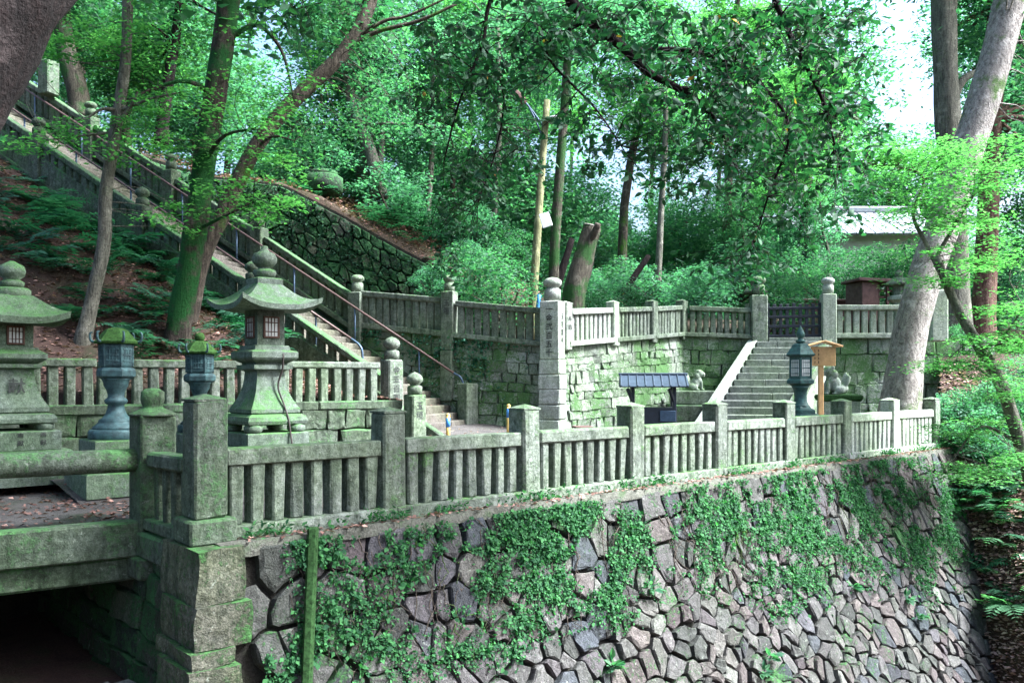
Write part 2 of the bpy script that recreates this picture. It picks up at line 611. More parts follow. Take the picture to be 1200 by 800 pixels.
def cells(seeds, bounds, reach=1.6):
    S = np.array(seeds)
    out = []
    x0, x1, y0, y1 = bounds
    for i, s in enumerate(S):
        d = ((S - s) ** 2).sum(1)
        idx = np.argsort(d)[1:22]
        poly = [(max(x0, s[0] - reach), max(y0, s[1] - reach)), (min(x1, s[0] + reach), max(y0, s[1] - reach)),
                (min(x1, s[0] + reach), min(y1, s[1] + reach)), (max(x0, s[0] - reach), min(y1, s[1] + reach))]
        for j in idx:
            q = S[j]
            poly = clip_poly(poly, ((s[0] + q[0]) / 2, (s[1] + q[1]) / 2), (q[0] - s[0], q[1] - s[1]))
            if len(poly) < 3: break
        if len(poly) >= 3: out.append((tuple(s), poly))
    return out


def dart(bounds, rfun, tries=14000, seed=1):
    r = random.Random(seed)
    x0, x1, y0, y1 = bounds
    pts, cellsz = [], .2
    g = {}
    for _ in range(tries):
        p = (r.uniform(x0, x1), r.uniform(y0, y1))
        rr = rfun(*p)
        ok = True
        ci, cj = int(p[0] / cellsz), int(p[1] / cellsz)
        k = int(rr / cellsz) + 1
        for a in range(ci - k, ci + k + 1):
            for b_ in range(cj - k, cj + k + 1):
                for q in g.get((a, b_), ()):
                    if (q[0] - p[0]) ** 2 + (q[1] - p[1]) ** 2 < rr * rr: ok = False; break
                if not ok: break
            if not ok: break
        if ok:
            pts.append(p)
            g.setdefault((ci, cj), []).append(p)
    return pts


def courses(bounds, w, h, jx=.12, jy=.1, seed=1):
    r = random.Random(seed)
    x0, x1, y0, y1 = bounds
    pts = []
    nr = max(1, round((y1 - y0) / h))
    hh = (y1 - y0) / nr
    for i in range(nr):
        x = x0 + (w * .5 if i % 2 else 0) * r.uniform(.6, 1.2)
        while x < x1 + w * .4:
            pts.append((x + r.uniform(-jx, jx) * w, y0 + (i + .5) * hh + r.uniform(-jy, jy) * hh))
            x += w * r.uniform(.75, 1.3)
    return [p for p in pts if x0 - .1 < p[0] < x1 + .1]


def blocks(bounds, w, h, seed=1):
    """uneven courses of roughly rectangular blocks"""
    r = random.Random(seed)
    x0, x1, y0, y1 = bounds
    ys = [y0]
    while ys[-1] < y1 - h * .5: ys.append(ys[-1] + h * r.uniform(.7, 1.35))
    ys[-1] = y1
    out = []
    wob = lambda x, k: .035 * mnoise.noise(Vector((x * 1.3, k * 5.1, seed))) if 0 < k < len(ys) - 1 else 0
    for k in range(len(ys) - 1):
        xs = [x0]
        while xs[-1] < x1 - w * .5: xs.append(xs[-1] + w * r.uniform(.5, 1.6))
        xs[-1] = x1
        for a, b_ in zip(xs[:-1], xs[1:]):
            j = [r.uniform(-.03, .03) for _ in range(4)]
            p = [(a + j[0], ys[k] + wob(a, k)), ((a + b_) / 2, ys[k] + wob((a + b_) / 2, k)), (b_ + j[1], ys[k] + wob(b_, k)),
                 (b_ + j[2], ys[k + 1] + wob(b_, k + 1)), ((a + b_) / 2, ys[k + 1] + wob((a + b_) / 2, k + 1)), (a + j[3], ys[k + 1] + wob(a, k + 1))]
            out.append((((a + b_) / 2, (ys[k] + ys[k + 1]) / 2), p))
    return out


def stone_geo(poly, seed, surf, joint, depth, r, proud=.05, inset=.85):
    """one stone: outer ring sunk in the joint, shoulder ring, face ring, crown point"""
    cx = sum(p[0] for p in poly) / len(poly)
    cy = sum(p[1] for p in poly) / len(poly)
    # drop very short edges
    pl = []
    for i, p in enumerate(poly):
        q = poly[i - 1]
        if math.hypot(p[0] - q[0], p[1] - q[1]) > .03: pl.append(p)
    if len(pl) < 3: return None
    # break long edges with an uneven point
    pp = []
    for i, p in enumerate(pl):
        q = pl[(i + 1) % len(pl)]
        pp.append(p)
        if len(pl) < 8 and math.hypot(p[0] - q[0], p[1] - q[1]) > .16:
            t = r.uniform(.35, .65)
            pp.append((p[0] + (q[0] - p[0]) * t + r.uniform(-.012, .012), p[1] + (q[1] - p[1]) * t + r.uniform(-.012, .012)))
    n = len(pp)
    rad = sum(math.hypot(p[0] - cx, p[1] - cy) for p in pp) / n
    k0 = max(.3, 1 - joint / max(rad, .05))
    tx, ty = r.uniform(-.055, .055), r.uniform(-.055, .055)
    pr = proud * r.uniform(.3, 1.5)
    V, F = [], []
    for (k, h, jj) in ((k0, -depth, 0), (k0 * r.uniform(.97, 1.0), pr * .45, .008), (k0 * inset * r.uniform(.94, 1.05), pr, .016)):
        for p in pp:
            x, y = cx + (p[0] - cx) * k + r.uniform(-jj, jj), cy + (p[1] - cy) * k + r.uniform(-jj, jj)
            hh = h if h < 0 else h + tx * (x - cx) / max(rad, .1) * .6 + ty * (y - cy) / max(rad, .1) * .6 + r.uniform(-.012, .012)
            V.append(surf(x, y, hh))
    V.append(surf(cx + r.uniform(-.03, .03), cy + r.uniform(-.03, .03), pr * 1.0 + r.uniform(-.012, .012)))
    for ring in range(2):
        for i in range(n):
            a, b_ = ring * n + i, ring * n + (i + 1) % n
            F.append((a, b_, b_ + n, a + n))
    for i in range(n):
        F.append((2 * n + i, 2 * n + (i + 1) % n, 3 * n))
    return V, F


def lay_stones(root, cl, surf, mat, joint=.018, depth=.12, limit=290, seed=3, proud=.05, inset=.8, name="stone", keep=None):
    r = random.Random(seed)
    items = []
    for s, poly in cl:
        g = stone_geo(poly, s, surf, joint, depth, r, proud, inset)
        if not g: continue
        V, F = g
        c = sum(V, Vector()) / len(V)
        if keep and not keep(c): continue
        px, py = pix(c)
        vis = -60 < px < 1260 and -40 < py < 840
        xs = [pix(v)[0] for v in V]; ys = [pix(v)[1] for v in V]
        items.append(((max(xs) - min(xs)) * (max(ys) - min(ys)) * (1 if vis else .01), V, F))
    items.sort(key=lambda q: -q[0])
    rest_v, rest_f = [], []
    for i, (_, V, F) in enumerate(items):
        if i < limit:
            link(name, pymesh(name, V, F), root, mat)
        else:
            o = len(rest_v)
            rest_v += V
            rest_f += [tuple(a + o for a in f) for f in F]
    if rest_v:
        o = link("small_stones", pymesh("small_stones", rest_v, rest_f), root, mat)
        o["kind"] = "stuff"
    return items


def planar_surf(o, ex, ey, nrm):
    return lambda x, y, h: o + ex * x + ey * y + nrm * h


# ------------------------------------------------------------------ fence
def post_part(root, p, w, h, mat, rz, top="pyramid", name="post", z0=0.0):
    c = Vector(p) + Vector((0, 0, z0 + h / 2))
    o = box(name, c, (w, w, h), mat, root, rz, .02, rng.randrange(5), .007)
    tz = p[2] + z0 + h
    if top == "pyramid":
        a = w / 2 * 1.414
        lathe("cap", [(a * .99, -.01), (a * 1.0, .012), (a * .12, .058), (a * .03, .062)], 4, mat, o, rz + math.pi / 4, (p[0], p[1], tz))
    elif top in ("ball", "onion", "drum"):
        k = w * .5
        if top == "drum":
            prof = [(k * .80, 0), (k * .80, w * .62), (k * .66, w * .68), (k * .62, w * .76), (k * .88, w * .84), (k * .95, w * .96), (k * .90, w * 1.08), (k * .62, w * 1.2), (k * .12, w * 1.25)]
        elif top == "onion":
            prof = [(k * .88, 0), (k * .90, w * .44), (k * .80, w * .50), (k * .55, w * .55), (k * .60, w * .62), (k * .93, w * .76), (k * 1.0, w * .92), (k * .88, w * 1.1), (k * .5, w * 1.25), (k * .12, w * 1.32), (.004, w * 1.36)]
        else:
            prof = [(k * 1.35, -.004), (k * 1.3, .02), (k * .62, .075), (k * .55, .1), (k * .60, .12), (k * .66, .17), (k * .64, .25), (k * .4, .285), (.01, .295)]
        lathe("finial", prof, 16, mat, o, 0, (p[0], p[1], tz - .002), True)
    return o


def bay(root, p0, p1, mat, rail_top, rail_h, rail_w, n, bw, bd, base_h, gap0=.16, var0=0, rail_parent=None):
    """rail + balusters + plinth between two post feet (p0, p1 may differ in height)"""
    p0, p1 = Vector(p0), Vector(p1)
    d = (p1 - p0)
    L = Vector((d.x, d.y, 0)).length
    a, b_ = p0 + d * (gap0 / L), p1 - d * (gap0 / L)
    rz = math.atan2(d.y, d.x)
    zoff = Vector((0, 0, rail_top - rail_h / 2))
    beam("rail", a + zoff + Vector((0, 0, rnd(-.006, .006))), b_ + zoff + Vector((0, 0, rnd(-.006, .006))), rail_w, rail_h, mat, root, .018, rng.randrange(3))
    slope = abs(d.z) / L
    hb = rail_top - rail_h - base_h + slope * bw * .6 + .03
    for i in range(n):
        t = (i + .5) / n
        q = a.lerp(b_, t)
        mb_ = Matrix.Translation(q + Vector((rnd(-.006, .006), rnd(-.006, .006), base_h - .015 - slope * bw * .2 + hb / 2))) @ Matrix.Rotation(rz + rnd(-.03, .03), 4, 'Z') @ Matrix.Rotation(rnd(-.014, .014), 4, 'Y') @ Matrix.Rotation(rnd(-.008, .008), 4, 'X')
        link("baluster", box_mesh(bw, bd, hb, .016, mat, rng.randrange(6), .008), root, None, mb_)
    if base_h > .03:
        zb = Vector((0, 0, base_h / 2 - .01))
        beam("plinth", p0 + zb + d * (.02 / L), p1 + zb - d * (.02 / L), rail_w * 1.25, base_h + .02, mat, root, .014, rng.randrange(3))


# ================================================================== GROUND AND TERRAIN
# court behind the front fence
rows = []
for q in (-.30, .6, 1.4, 2.2, 3.0, 4.2, 5.2):
    rows.append([SPt(s, q, max(0, q - 3) * .13 - .012) for s in np.linspace(0.0 if q < .7 else -.25, 17.6, 19)])
o = tag(grid("court_ground", rows, M['paving'], sub=2, jit=.012), kind="structure")
rows = []
for q in (5.2, 7, 9, 12, 16):
    rows.append([SPt(s, q, min(.62, max(0, q - 3) * .13) - .012) for s in np.linspace(-14, 17.6, 20)])
tag(grid("rear_court_ground", rows, M['paving'], sub=2, jit=.012), kind="structure")

# ravine floor, near bank under the camera and wooded right bank
rows = []
for y in (-14, 2, 4.5, 6.5, 9, 12, 16, 22, 34):
    r_ = []
    for x in (-45, -14, -8, -5, -3, 0, 4, 9, 14, 24, 45):
        z = -1.75 - max(0, x + 3) * .26
        z = max(z, -5.6)
        if y < 4: z = -.05 if y < 3 else z
        if x > 13: z = min(1.5, z + (x - 13) * .5)
        if y > 20: z = min(z, -1.0) if x < 12 else z
        r_.append(Vector((x, y, z)))
    rows.append(r_)
tag(grid("ravine_ground", rows, M['soil'], sub=3, jit=.15), kind="structure")

RB = [[Vector((12.0, 24.0, 2.4)), Vector((13, 24, 2.5)), Vector((16, 24.5, 2.6)), Vector((22, 25, 3)), Vector((32, 27, 4))],
      [P(1106, 505, 20.3), P(1150, 500, 20.3), P(1240, 480, 21), P(1420, 440, 22), P(1800, 330, 24)],
      [P(1112, 545, 19.2), P(1160, 540, 19.0), P(1250, 530, 19), P(1450, 500, 19), P(1850, 400, 20)],
      [P(1138, 600, 18.2), P(1185, 600, 17.6), P(1270, 590, 17.2), P(1500, 560, 17), P(1900, 470, 17)],
      [P(1150, 690, 17.2), P(1205, 690, 16.2), P(1300, 690, 15.6), P(1550, 650, 15), P(1950, 560, 14)],
      [P(1170, 830, 15.8), P(1225, 820, 14.6), P(1330, 830, 13.8), P(1600, 800, 13), P(2000, 690, 12)]]
right_bank = tag(grid("right_bank_ground", RB, M['soil'], sub=6, jit=.12), kind="structure")

# bank between the lantern row and the great stairs
SD = Vector((-.94, .342, 0)).normalized()          # up the great stairs
SW = Vector((.342, .94, 0)).normalized()           # across them, to the right
S0 = Vector((-3.07, 18.3, 1.36))                   # nosing line, left edge, at k = 0
SLOPE, SWID = .61, 2.45


def stair(k, w, h=0.0):
    v = S0 + SD * k + SW * w
    return Vector((v.x, v.y, S0.z + SLOPE * k + h))


MF0, MF1 = Vector((-2.30, 16.5, 1.13)), Vector((-7.4, 13.0, 1.13))      # rear (middle) fence
rows = []
for b_ in np.linspace(0, 1, 9):
    r_ = []
    for a_ in np.linspace(-.02, 1.75, 14):
        m = MF0.lerp(MF1, a_)
        k = 12.5 * a_ - .6
        l_ = stair(k, -.12, -.62)
        p = m.lerp(l_, b_)
        p.z += math.sin(b_ * math.pi) * .25 * min(1, a_ * 2)
        r_.append(p)
    rows.append(r_)
bank_rows = rows
tag(grid("stair_bank", rows, M['soil'], sub=3, jit=.16), kind="structure")

# wooded hill behind (front edge = top of the rubble wall / behind the terrace)
HF = [P(-420, -150, 27), P(-200, -50, 26.5), P(0, 78, 26), P(150, 178, 25.8), P(245, 207, 25.9), P(330, 216, 25.9), P(400, 252, 25.6), P(470, 292, 25.3),
      P(535, 325, 25.1), P(590, 352, 25.0), P(650, 383, 24.6), P(720, 388, 26.5), P(800, 386, 27.5), P(900, 384, 28), P(1000, 380, 28), P(1150, 385, 27), P(1500, 395, 27), P(2000, 395, 27)]
rise = [.25, .25, .25, .2, .14, .12, .30, .34, .34, .32, .28, .2, .14, .10, .08, .08, .08, .08]
rows = []
for bdist in (-.01, 0, 1.5, 4, 8, 14, 24, 34, 55, 80):
    r_ = []
    for p, sl in zip(HF, rise):
        dirn = Vector((p.x * .035, 1, 0)).normalized()
        q = p + dirn * bdist
        q.z = p.z + sl * max(0, min(bdist, 4)) + sl * .25 * max(0, min(bdist, 14) - 4) + .20 * max(0, min(bdist, 34) - 6)
        if bdist < 0: q.z -= 1.6
        r_.append(q)
    rows.append(r_)
hill_rows = rows[1:]
tag(grid("forest_hill", rows, M['forest'], sub=3, jit=.25), kind="structure")


def hill_z(x, y):
    best, bz = 1e9, 3
    for r_ in hill_rows:
        for p in r_:
            d = (p.x - x) ** 2 + (p.y - y) ** 2
            if d < best: best, bz = d, p.z
    return bz


# ================================================================== FRONT RETAINING WALL
def wall_surf(s, t, h=0.0):
    s = s + WARP[0] * (.10 * t * t * min(1, max(0, s - 2) / 6))
    f = min(1, max(0, s / 16.0))
    k = .10 + .31 * f
    b0 = .34 + k * t + .012 * t * t * (1 + f)
    v = A + T * s + N * (b0 + h * .93)
    return Vector((v.x, v.y, -.06 - t + h * .3))


WARP = [0.0]
wall = thing("retaining_wall", "long sloping rubble stone retaining wall under the front fence, patched with moss", "wall", SPt(8, -1, -5))
WB = (-.05, 17.5, 0.0, 5.6)
def wall_r(s, t):
    return (.37 if s < 4.5 else .28) * (1 if t < 1.6 else .88) * rng.choice((1.15, 1.0, .85, .6, .5))
seeds = dart((WB[0] + .15, WB[1] - .05, .05, WB[3]), wall_r, 5200, 5)
seeds = [(s, t) for s, t in seeds if pix(wall_surf(s, t))[1] < 850]
# upper courses of squarer blocks, loose rubble lower down
top_rows = [(s, t) for s, t in courses((.1, 17.4, .0, .78), .42, .39, .22, .2, 17)]
seeds = top_rows + [(s, t) for s, t in seeds if t > .92 or rng.random() < .0]
wcells = cells([(s, t) for s, t in seeds], WB, .55)
def warp_surf(s, t, h=0.0):
    q = Vector((s * 1.9, t * 1.9, 1.7))
    q2 = Vector((s * 6, t * 6, 8.2))
    s2 = s + .11 * mnoise.noise(q) + .035 * mnoise.noise(q2) + .055 * max(0, t - .8) ** 1.6 * min(1, max(0, s - 2) / 5)
    t2 = max(.0, t + .11 * mnoise.noise(q + Vector((9, 3, 5))) * min(1, t * 2) + .035 * mnoise.noise(q2 + Vector((4, 4, 1))))
    return wall_surf(s2, t2, h)


wall_items = lay_stones(wall, wcells, warp_surf, M['wall'], joint=.022, depth=.16, limit=295, seed=9, proud=.034, inset=.87,
                        keep=lambda c: (c - A).dot(T) > .22 or c.z < -2.4)
V, F = [], []
ns, ntt = 40, 16
for i in range(ns + 1):
    for j in range(ntt + 1):
        V.append(wall_surf(17.6 * i / ns - .02, 6.4 * j / ntt, -.10))
for i in range(ns):
    for j in range(ntt):
        a = i * (ntt + 1) + j
        F.append((a, a + 1, a + ntt + 2, a + ntt + 1))
link("earth_backing", pymesh("earth_backing", V, F, True), wall, M['dark_earth'])
# flat ledge along the top, between wall edge and fence
V, F = [], []
for i in range(61):
    s = 17.5 * i / 60
    e = .05 * mnoise.noise(Vector((s * 1.5, 0, 0)))
    V += [SPt(s, -.10, -.004), SPt(s, -.36 - e, -.006 + e * .3), wall_surf(s, .07 + e, .02)]
for i in range(60):
    for j in range(2):
        F.append((3 * i + j, 3 * i + j + 1, 3 * i + j + 4, 3 * i + j + 3))
link("ledge", pymesh("ledge", V, F, True), wall, M['ledge'])

# big squared corner stones, five courses
zc = -.02
for i, (h, wT, wN) in enumerate(((.50, .47, .92), (.40, .54, .84), (.15, .42, .88), (.46, .48, .82), (.55, .54, .92), (.6, .5, .86))):
    j = i * .035
    bm = bmesh.new()
    bmesh.ops.create_cube(bm, size=1.0)
    bmesh.ops.subdivide_edges(bm, edges=bm.edges, cuts=4, use_grid_fill=True)
    for v in bm.verts:
        c_ = v.co.copy()
        ed = sorted((abs(c_.x), abs(c_.y), abs(c_.z)))
        k_ = 1 - (.016 if ed[1] > .49 else 0) - (.012 if ed[0] > .49 else 0)
        w_ = Vector((c_.x * wT * k_, c_.y * wN * k_, c_.z * (h - .006)))
        q_ = w_ * 3.1 + Vector((i * 7.3, 0, 0))
        w_ += Vector((mnoise.noise(q_), mnoise.noise(q_ + Vector((5, 1, 2))), .35 * mnoise.noise(q_ + Vector((2, 7, 3))))) * .04
        v.co = w_
    me_ = bpy.data.meshes.new("corner_stone")
    bm.to_mesh(me_)
    bm.free()
    link("corner_stone", me_, wall, M['corner'], Matrix.Translation(SPt(wT / 2 - .27 - j, -.46 - j + wN / 2 - .02, zc - h / 2)) @ Matrix.Rotation(FRZ + rnd(-.02, .02), 4, 'Z'))
    zc -= h

# side face of the wall, turning back under the bridge
side_o = SPt(-.10, -.40, 0)
sideM = -T
def side_surf(x, y, h=0.0):
    return SPt(-.12 - y * .05 - h, -.30 + x, -.05 - y)
sc_ = blocks((.35, 7.0, .10, 3.2), .55, .38, 4)
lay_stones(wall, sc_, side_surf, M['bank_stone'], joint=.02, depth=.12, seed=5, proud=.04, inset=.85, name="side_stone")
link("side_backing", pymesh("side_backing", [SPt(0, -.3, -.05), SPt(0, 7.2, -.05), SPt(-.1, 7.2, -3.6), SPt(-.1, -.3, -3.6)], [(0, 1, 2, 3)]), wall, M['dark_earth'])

# slab ledge at the foot of the corner
slab = thing("stepping_slab", "flat grey stone slabs lying at the foot of the corner stones by the bridge", "stone slab", SPt(-1.0, .1, -1.75))
for i, (s, q, w, d_) in enumerate(((-.55, -.1, .7, .9), (-1.25, .15, .6, .8), (-.9, .95, .9, .6), (-1.9, .1, .7, .9), (-.45, .95, .5, .7), (-1.6, -.8, .9, .8))):
    box("slab_piece", SPt(s, q, -1.62 - .02 * i), (w, d_, .16), M['step2'], slab, FRZ + rnd(-.25, .25), .03, i, .02)

# mossy drain board running down the wall face
p_top, p_bot = wall_surf(.93, -.10, .10), wall_surf(.62, 2.2, .16)
drain = tag(beam("drain_board", p_top, p_bot, .10, .10, M['moss_deep'], None, .02), "narrow moss covered drain board leaning down the wall beside the corner stones", "drain board")

# ================================================================== FRONT FENCE
ff = thing("stone_fence", "long weathered granite fence with pyramid topped posts along the top of the retaining wall", "fence", SPt(0, 0, 0))
posts = [SPt(i * SP, 0, 0) for i in range(9)]
box("post_base", SPt(0, 0, .10), (.46, .46, .24), M['fence_old'], ff, FRZ, .025)
for i, p in enumerate(posts):
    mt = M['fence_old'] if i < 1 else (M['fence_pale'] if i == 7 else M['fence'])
    if i == 0:
        post_part(ff, p, .33, 1.13, M['fence_old'], FRZ, "pyramid", z0=.215)
    else:
        post_part(ff, p, .30, 1.19 - .012 * i, mt, FRZ + rnd(-.015, .015), "pyramid")
for i in range(8):
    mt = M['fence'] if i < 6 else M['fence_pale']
    bay(ff, posts[i], posts[i + 1], mt, .87, .165, .26, 8 if i < 4 else 9, .14, .20, .12, .17)

# ================================================================== BRIDGE
BD = Vector((-.83, -.555, 0)).normalized()
BN = Vector((-BD.y, BD.x, 0))                     # towards the camera? checked below
if BN.y > 0: BN = -BN
Bp = Vector((-3.90, 9.26, 0))
brz = math.atan2(BD.y, BD.x)
br = thing("stone_bridge", "stone slab bridge with a thick round rail over the dark stream opening", "bridge", Bp + Vector((0, 0, -.6)))


def BP(k, q, z):
    v = Bp + BD * k - BN * q
    return Vector((v.x, v.y, z))


for j in range(5):
    box("deck_slab", BP(2.4, .55 + j * .88, -.13), (5.4, .87, .28), M['paving'], br, brz, .012, j)
beam("fascia_beam", BP(-.30, 0, -.145), BP(5.2, 0, -.145), .26, .37, M['fence_old'], br, .02)
beam("lower_beam", BP(-.25, .08, -.47), BP(5.2, .08, -.47), .22, .25, M['fence_old'], br, .02)
box("abutment_block", BP(-.05, -.02, -.44), (.62, .62, .22), M['fence_old'], br, FRZ, .02)
bpost = post_part(br, Vector((Bp.x, Bp.y, -.34)), .37, 1.50, M['fence_old'], FRZ, "ball", "end_post")
tube("round_rail", [BP(.16, 0, .68), BP(5.2, 0, .70)], .125, .125, M['fence_old'], br, 14, 10)
box("rail_post", BP(4.2, 0, .3), (.3, .3, 1.0), M['fence_old'], br, brz, .02)
# short return panel between the fence corner and the bridge post
ret = thing("return_fence", "short granite fence panel joining the bridge post to the tall corner post", "fence", (Bp + posts[0]) / 2)
pa, pb = SPt(-.04, .16, -.02), Vector((Bp.x + .10, Bp.y - .16, -.02))
bay(ret, pa, pb, M['fence_old'], .80, .16, .22, 4, .14, .11, .1, .03)
box("base_block", (pa + pb) / 2 + Vector((0, 0, -.18)), ((pa - pb).length + .3, .34, .26), M['fence_old'], ret, math.atan2(pb.y - pa.y, pb.x - pa.x), .02)
# abutment across the stream, left
for nm, s_ in (("far_abutment", -5.6),):
    ab = thing(nm, "dark stone abutment wall of the bridge across the stream", "wall", SPt(s_, 2, -3))
    sc2 = blocks((-1, 7.0, .3, 3.2), .6, .42, 8)
    lay_stones(ab, sc2, lambda x, y, h=0.0: SPt(-5.4 + h, x, -.05 - y), M['bank_stone'], joint=.02, depth=.12, seed=6, proud=.04)
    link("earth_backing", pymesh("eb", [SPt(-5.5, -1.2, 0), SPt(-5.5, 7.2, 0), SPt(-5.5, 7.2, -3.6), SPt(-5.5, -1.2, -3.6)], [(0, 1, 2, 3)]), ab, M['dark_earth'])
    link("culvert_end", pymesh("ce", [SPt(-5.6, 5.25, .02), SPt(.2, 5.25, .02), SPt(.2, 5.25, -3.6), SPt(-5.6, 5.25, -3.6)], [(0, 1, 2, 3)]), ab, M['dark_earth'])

# ================================================================== REAR (MIDDLE) FENCE on its raised bed
mf = thing("bed_fence", "low mossy granite fence on a raised bed behind the lantern row", "fence", MF0 - Vector((0, 0, .7)))
MD = (MF1 - MF0).normalized()
mrz = math.atan2(MD.y, MD.x)
MN = Vector((MD.y, -MD.x, 0))
if MN.y > 0: MN = -MN
mfp = [MF0 + MD * (.2 + 2.45 * i) for i in range(5)]
for i, p in enumerate(mfp):
    if i in (0,): continue
    box("post", p + Vector((0, 0, .34)), (.20, .20, .69), M['fence'], mf, mrz, .015)
for i in range(4):
    bay(mf, mfp[i], mfp[i + 1], M['fence'], .74, .13, .22, 9, .15, .17, .0, .12)
for j in range(6):
    a_, b_ = MF0 + MD * (j * 1.7 - .1), MF0 + MD * (j * 1.7 + 1.58)
    beam("coping", a_ + Vector((0, 0, -.06)), b_ + Vector((0, 0, -.06)), .42, .16, M['fence_old'], mf, .02, j % 3)
bs = blocks((-.1, 10.2, 0, .75), .62, .36, 12)
lay_stones(mf, bs, lambda x, y, h=0.0: MF0 + MD * x + MN * (.17 + h) + Vector((0, 0, -.13 - y)), M['fence_old'], joint=.014, depth=.1, seed=13, proud=.035, inset=.85, name="bed_stone")
link("bed_backing", pymesh("bb", [MF0 + MN * .1 + Vector((0, 0, -.1)), MF1 + MD * 5 + MN * .1 + Vector((0, 0, -.1)), MF1 + MD * 5 + MN * .1 + Vector((0, 0, -1.2)), MF0 + MN * .1 + Vector((0, 0, -1.2))], [(0, 1, 2, 3)]), mf, M['dark_earth'])

# two inscribed newel posts at the foot of the stairs
TEXTS = []
def carve(text, p, nrm, size, parent, spacing=1.15, mat=None):
    """vertical column of characters on a face; p = centre of the first one, nrm = outward face normal"""
    nrm = Vector(nrm).normalized()
    x = Vector((0, 0, 1)).cross(nrm).normalized()
    m = Matrix.Identity(4)
    for i, a in enumerate((x, Vector((0, 0, 1)), nrm)):
        m[0][i], m[1][i], m[2][i] = a
    for i, ch in enumerate(text):
        c = bpy.data.curves.new("inscription", 'FONT')
        c.body = ch
        c.size = size
        c.align_x = 'CENTER'
        c.align_y = 'CENTER'
        c.extrude = .0015
        c.offset = size * .012
        c.resolution_u = 2
        c.materials.append(mat or M['carve'])
        mm = m.copy()
        q = Vector(p) + Vector((0, 0, -i * size * spacing)) + nrm * .008
        mm[0][3], mm[1][3], mm[2][3] = q
        tmp = bpy.data.objects.new("inscription", c)
        COL.objects.link(tmp)
        TEXTS.append((tmp, parent, mm, mat or M['carve']))


def newel(px, top_py, bot_py, d, w, fin, label, text=None, rz=FRZ, size=.16, mat=None, name="newel_post"):
    p0 = P(px, bot_py, d)
    h = (bot_py - top_py) / FOC * d
    t = thing(name, label, "post", p0)
    o = post_part(t, p0, w, h, mat or M['fence'], rz, fin, "shaft")
    if text:
        n_ = Vector((math.cos(rz - math.pi / 2), math.sin(rz - math.pi / 2), 0))
        carve(text, p0 + n_ * (w / 2) + Vector((0, 0, h - .22)), n_, size, o)
    return t


newel(459, 421, 500, 17.0, .34, "onion", "inscribed granite post with an onion finial at the end of the bed fence", "金五百圓", FRZ)
newel(486, 462, 522, 16.3, .32, "onion", "lower inscribed granite post with an onion finial beside the bottom stair treads", "玉垣", FRZ)
newel(548, 449, 503, 19.9, .36, None, "plain square granite post at the right foot of the great stairs", None, FRZ)

# ================================================================== LANTERNS
def sq_lathe(name, prof, mat, parent, rz, c):
    """square turned shape; prof holds half widths"""
    return lathe(name, [(r * 1.41421, z) for r, z in prof], 4, mat, parent, rz + math.pi / 4, c)


def kasa(name, c, rz, w_top, w_eave, z_top, z_eave, up, thick, mat, parent, curve=1.7):
    """pagoda roof with upswept corners"""
    nk, nt_ = 10, 9
    V, F = [], []
    ring = nk * 4
    rowsn = []
    for i in range(nt_ + 1):
        t = i / nt_
        hw = w_top + (w_eave - w_top) * (t ** .92)
        z = z_eave + (z_top - z_eave) * ((1 - t) ** curve)
        row = []
        for side in range(4):
            a = rz + side * math.pi / 2
            ca, sa = math.cos(a), math.sin(a)
            for k in range(nk):
                s = -1 + 2 * k / nk
                cor = abs(s) ** 3
                e = hw * (1 + .05 * cor * t)
                lx, ly = e, s * e
                V.append((c[0] + lx * ca - ly * sa, c[1] + lx * sa + ly * ca, c[2] + z + up * cor * t * t))
    for th, inn in ((-thick, .985), (-thick * .9, .45)):
        for side in range(4):
            a = rz + side * math.pi / 2
            ca, sa = math.cos(a), math.sin(a)
            for k in range(nk):
                s = -1 + 2 * k / nk
                cor = abs(s) ** 3
                e = w_eave * inn * (1 + .05 * cor)
                V.append((c[0] + e * ca - s * e * sa, c[1] + e * sa + s * e * ca, c[2] + z_eave + th + (up * cor if inn > .9 else 0)))
    nrow = nt_ + 3
    for i in range(nrow - 1):
        for k in range(ring):
            a, b_ = i * ring + k, i * ring + (k + 1) % ring
            F.append((a, b_, b_ + ring, a + ring))
    F.append(tuple(range(ring)))
    F.append(tuple(range((nrow - 1) * ring, nrow * ring)))
    return link(name, pymesh(name, V, F), parent, mat)


def lantern_window(parent, c, nrm, w, h):
    """paper pane with lattice bars in a frame on one face of a fire box"""
    nrm = Vector(nrm).normalized()
    rz = math.atan2(nrm.y, nrm.x) + math.pi / 2
    c = Vector(c)
    x = Vector((-nrm.y, nrm.x, 0))
    win = box("window", c + nrm * .002, (w, .012, h), M['paper'], parent, rz, .002)
    for s in (-1, 1):
        box("frame", c + x * s * (w / 2 + .012) + nrm * .008, (.028, .03, h + .05), M['lattice'], win, rz, .003)
        box("frame", c + nrm * .009 + Vector((0, 0, s * (h / 2 + .012))), (w + .05, .03, .026), M['lattice'], win, rz, .003)
    for k in (-1, 0, 1):
        box("bar", c + x * k * w / 4 + nrm * .012, (.013, .012, h), M['lattice'], win, rz, .002)
    for k in (-.5, .5):
        box("bar", c + Vector((0, 0, k * h * .5)) + nrm * .014, (w, .012, .011), M['lattice'], win, rz, .002)


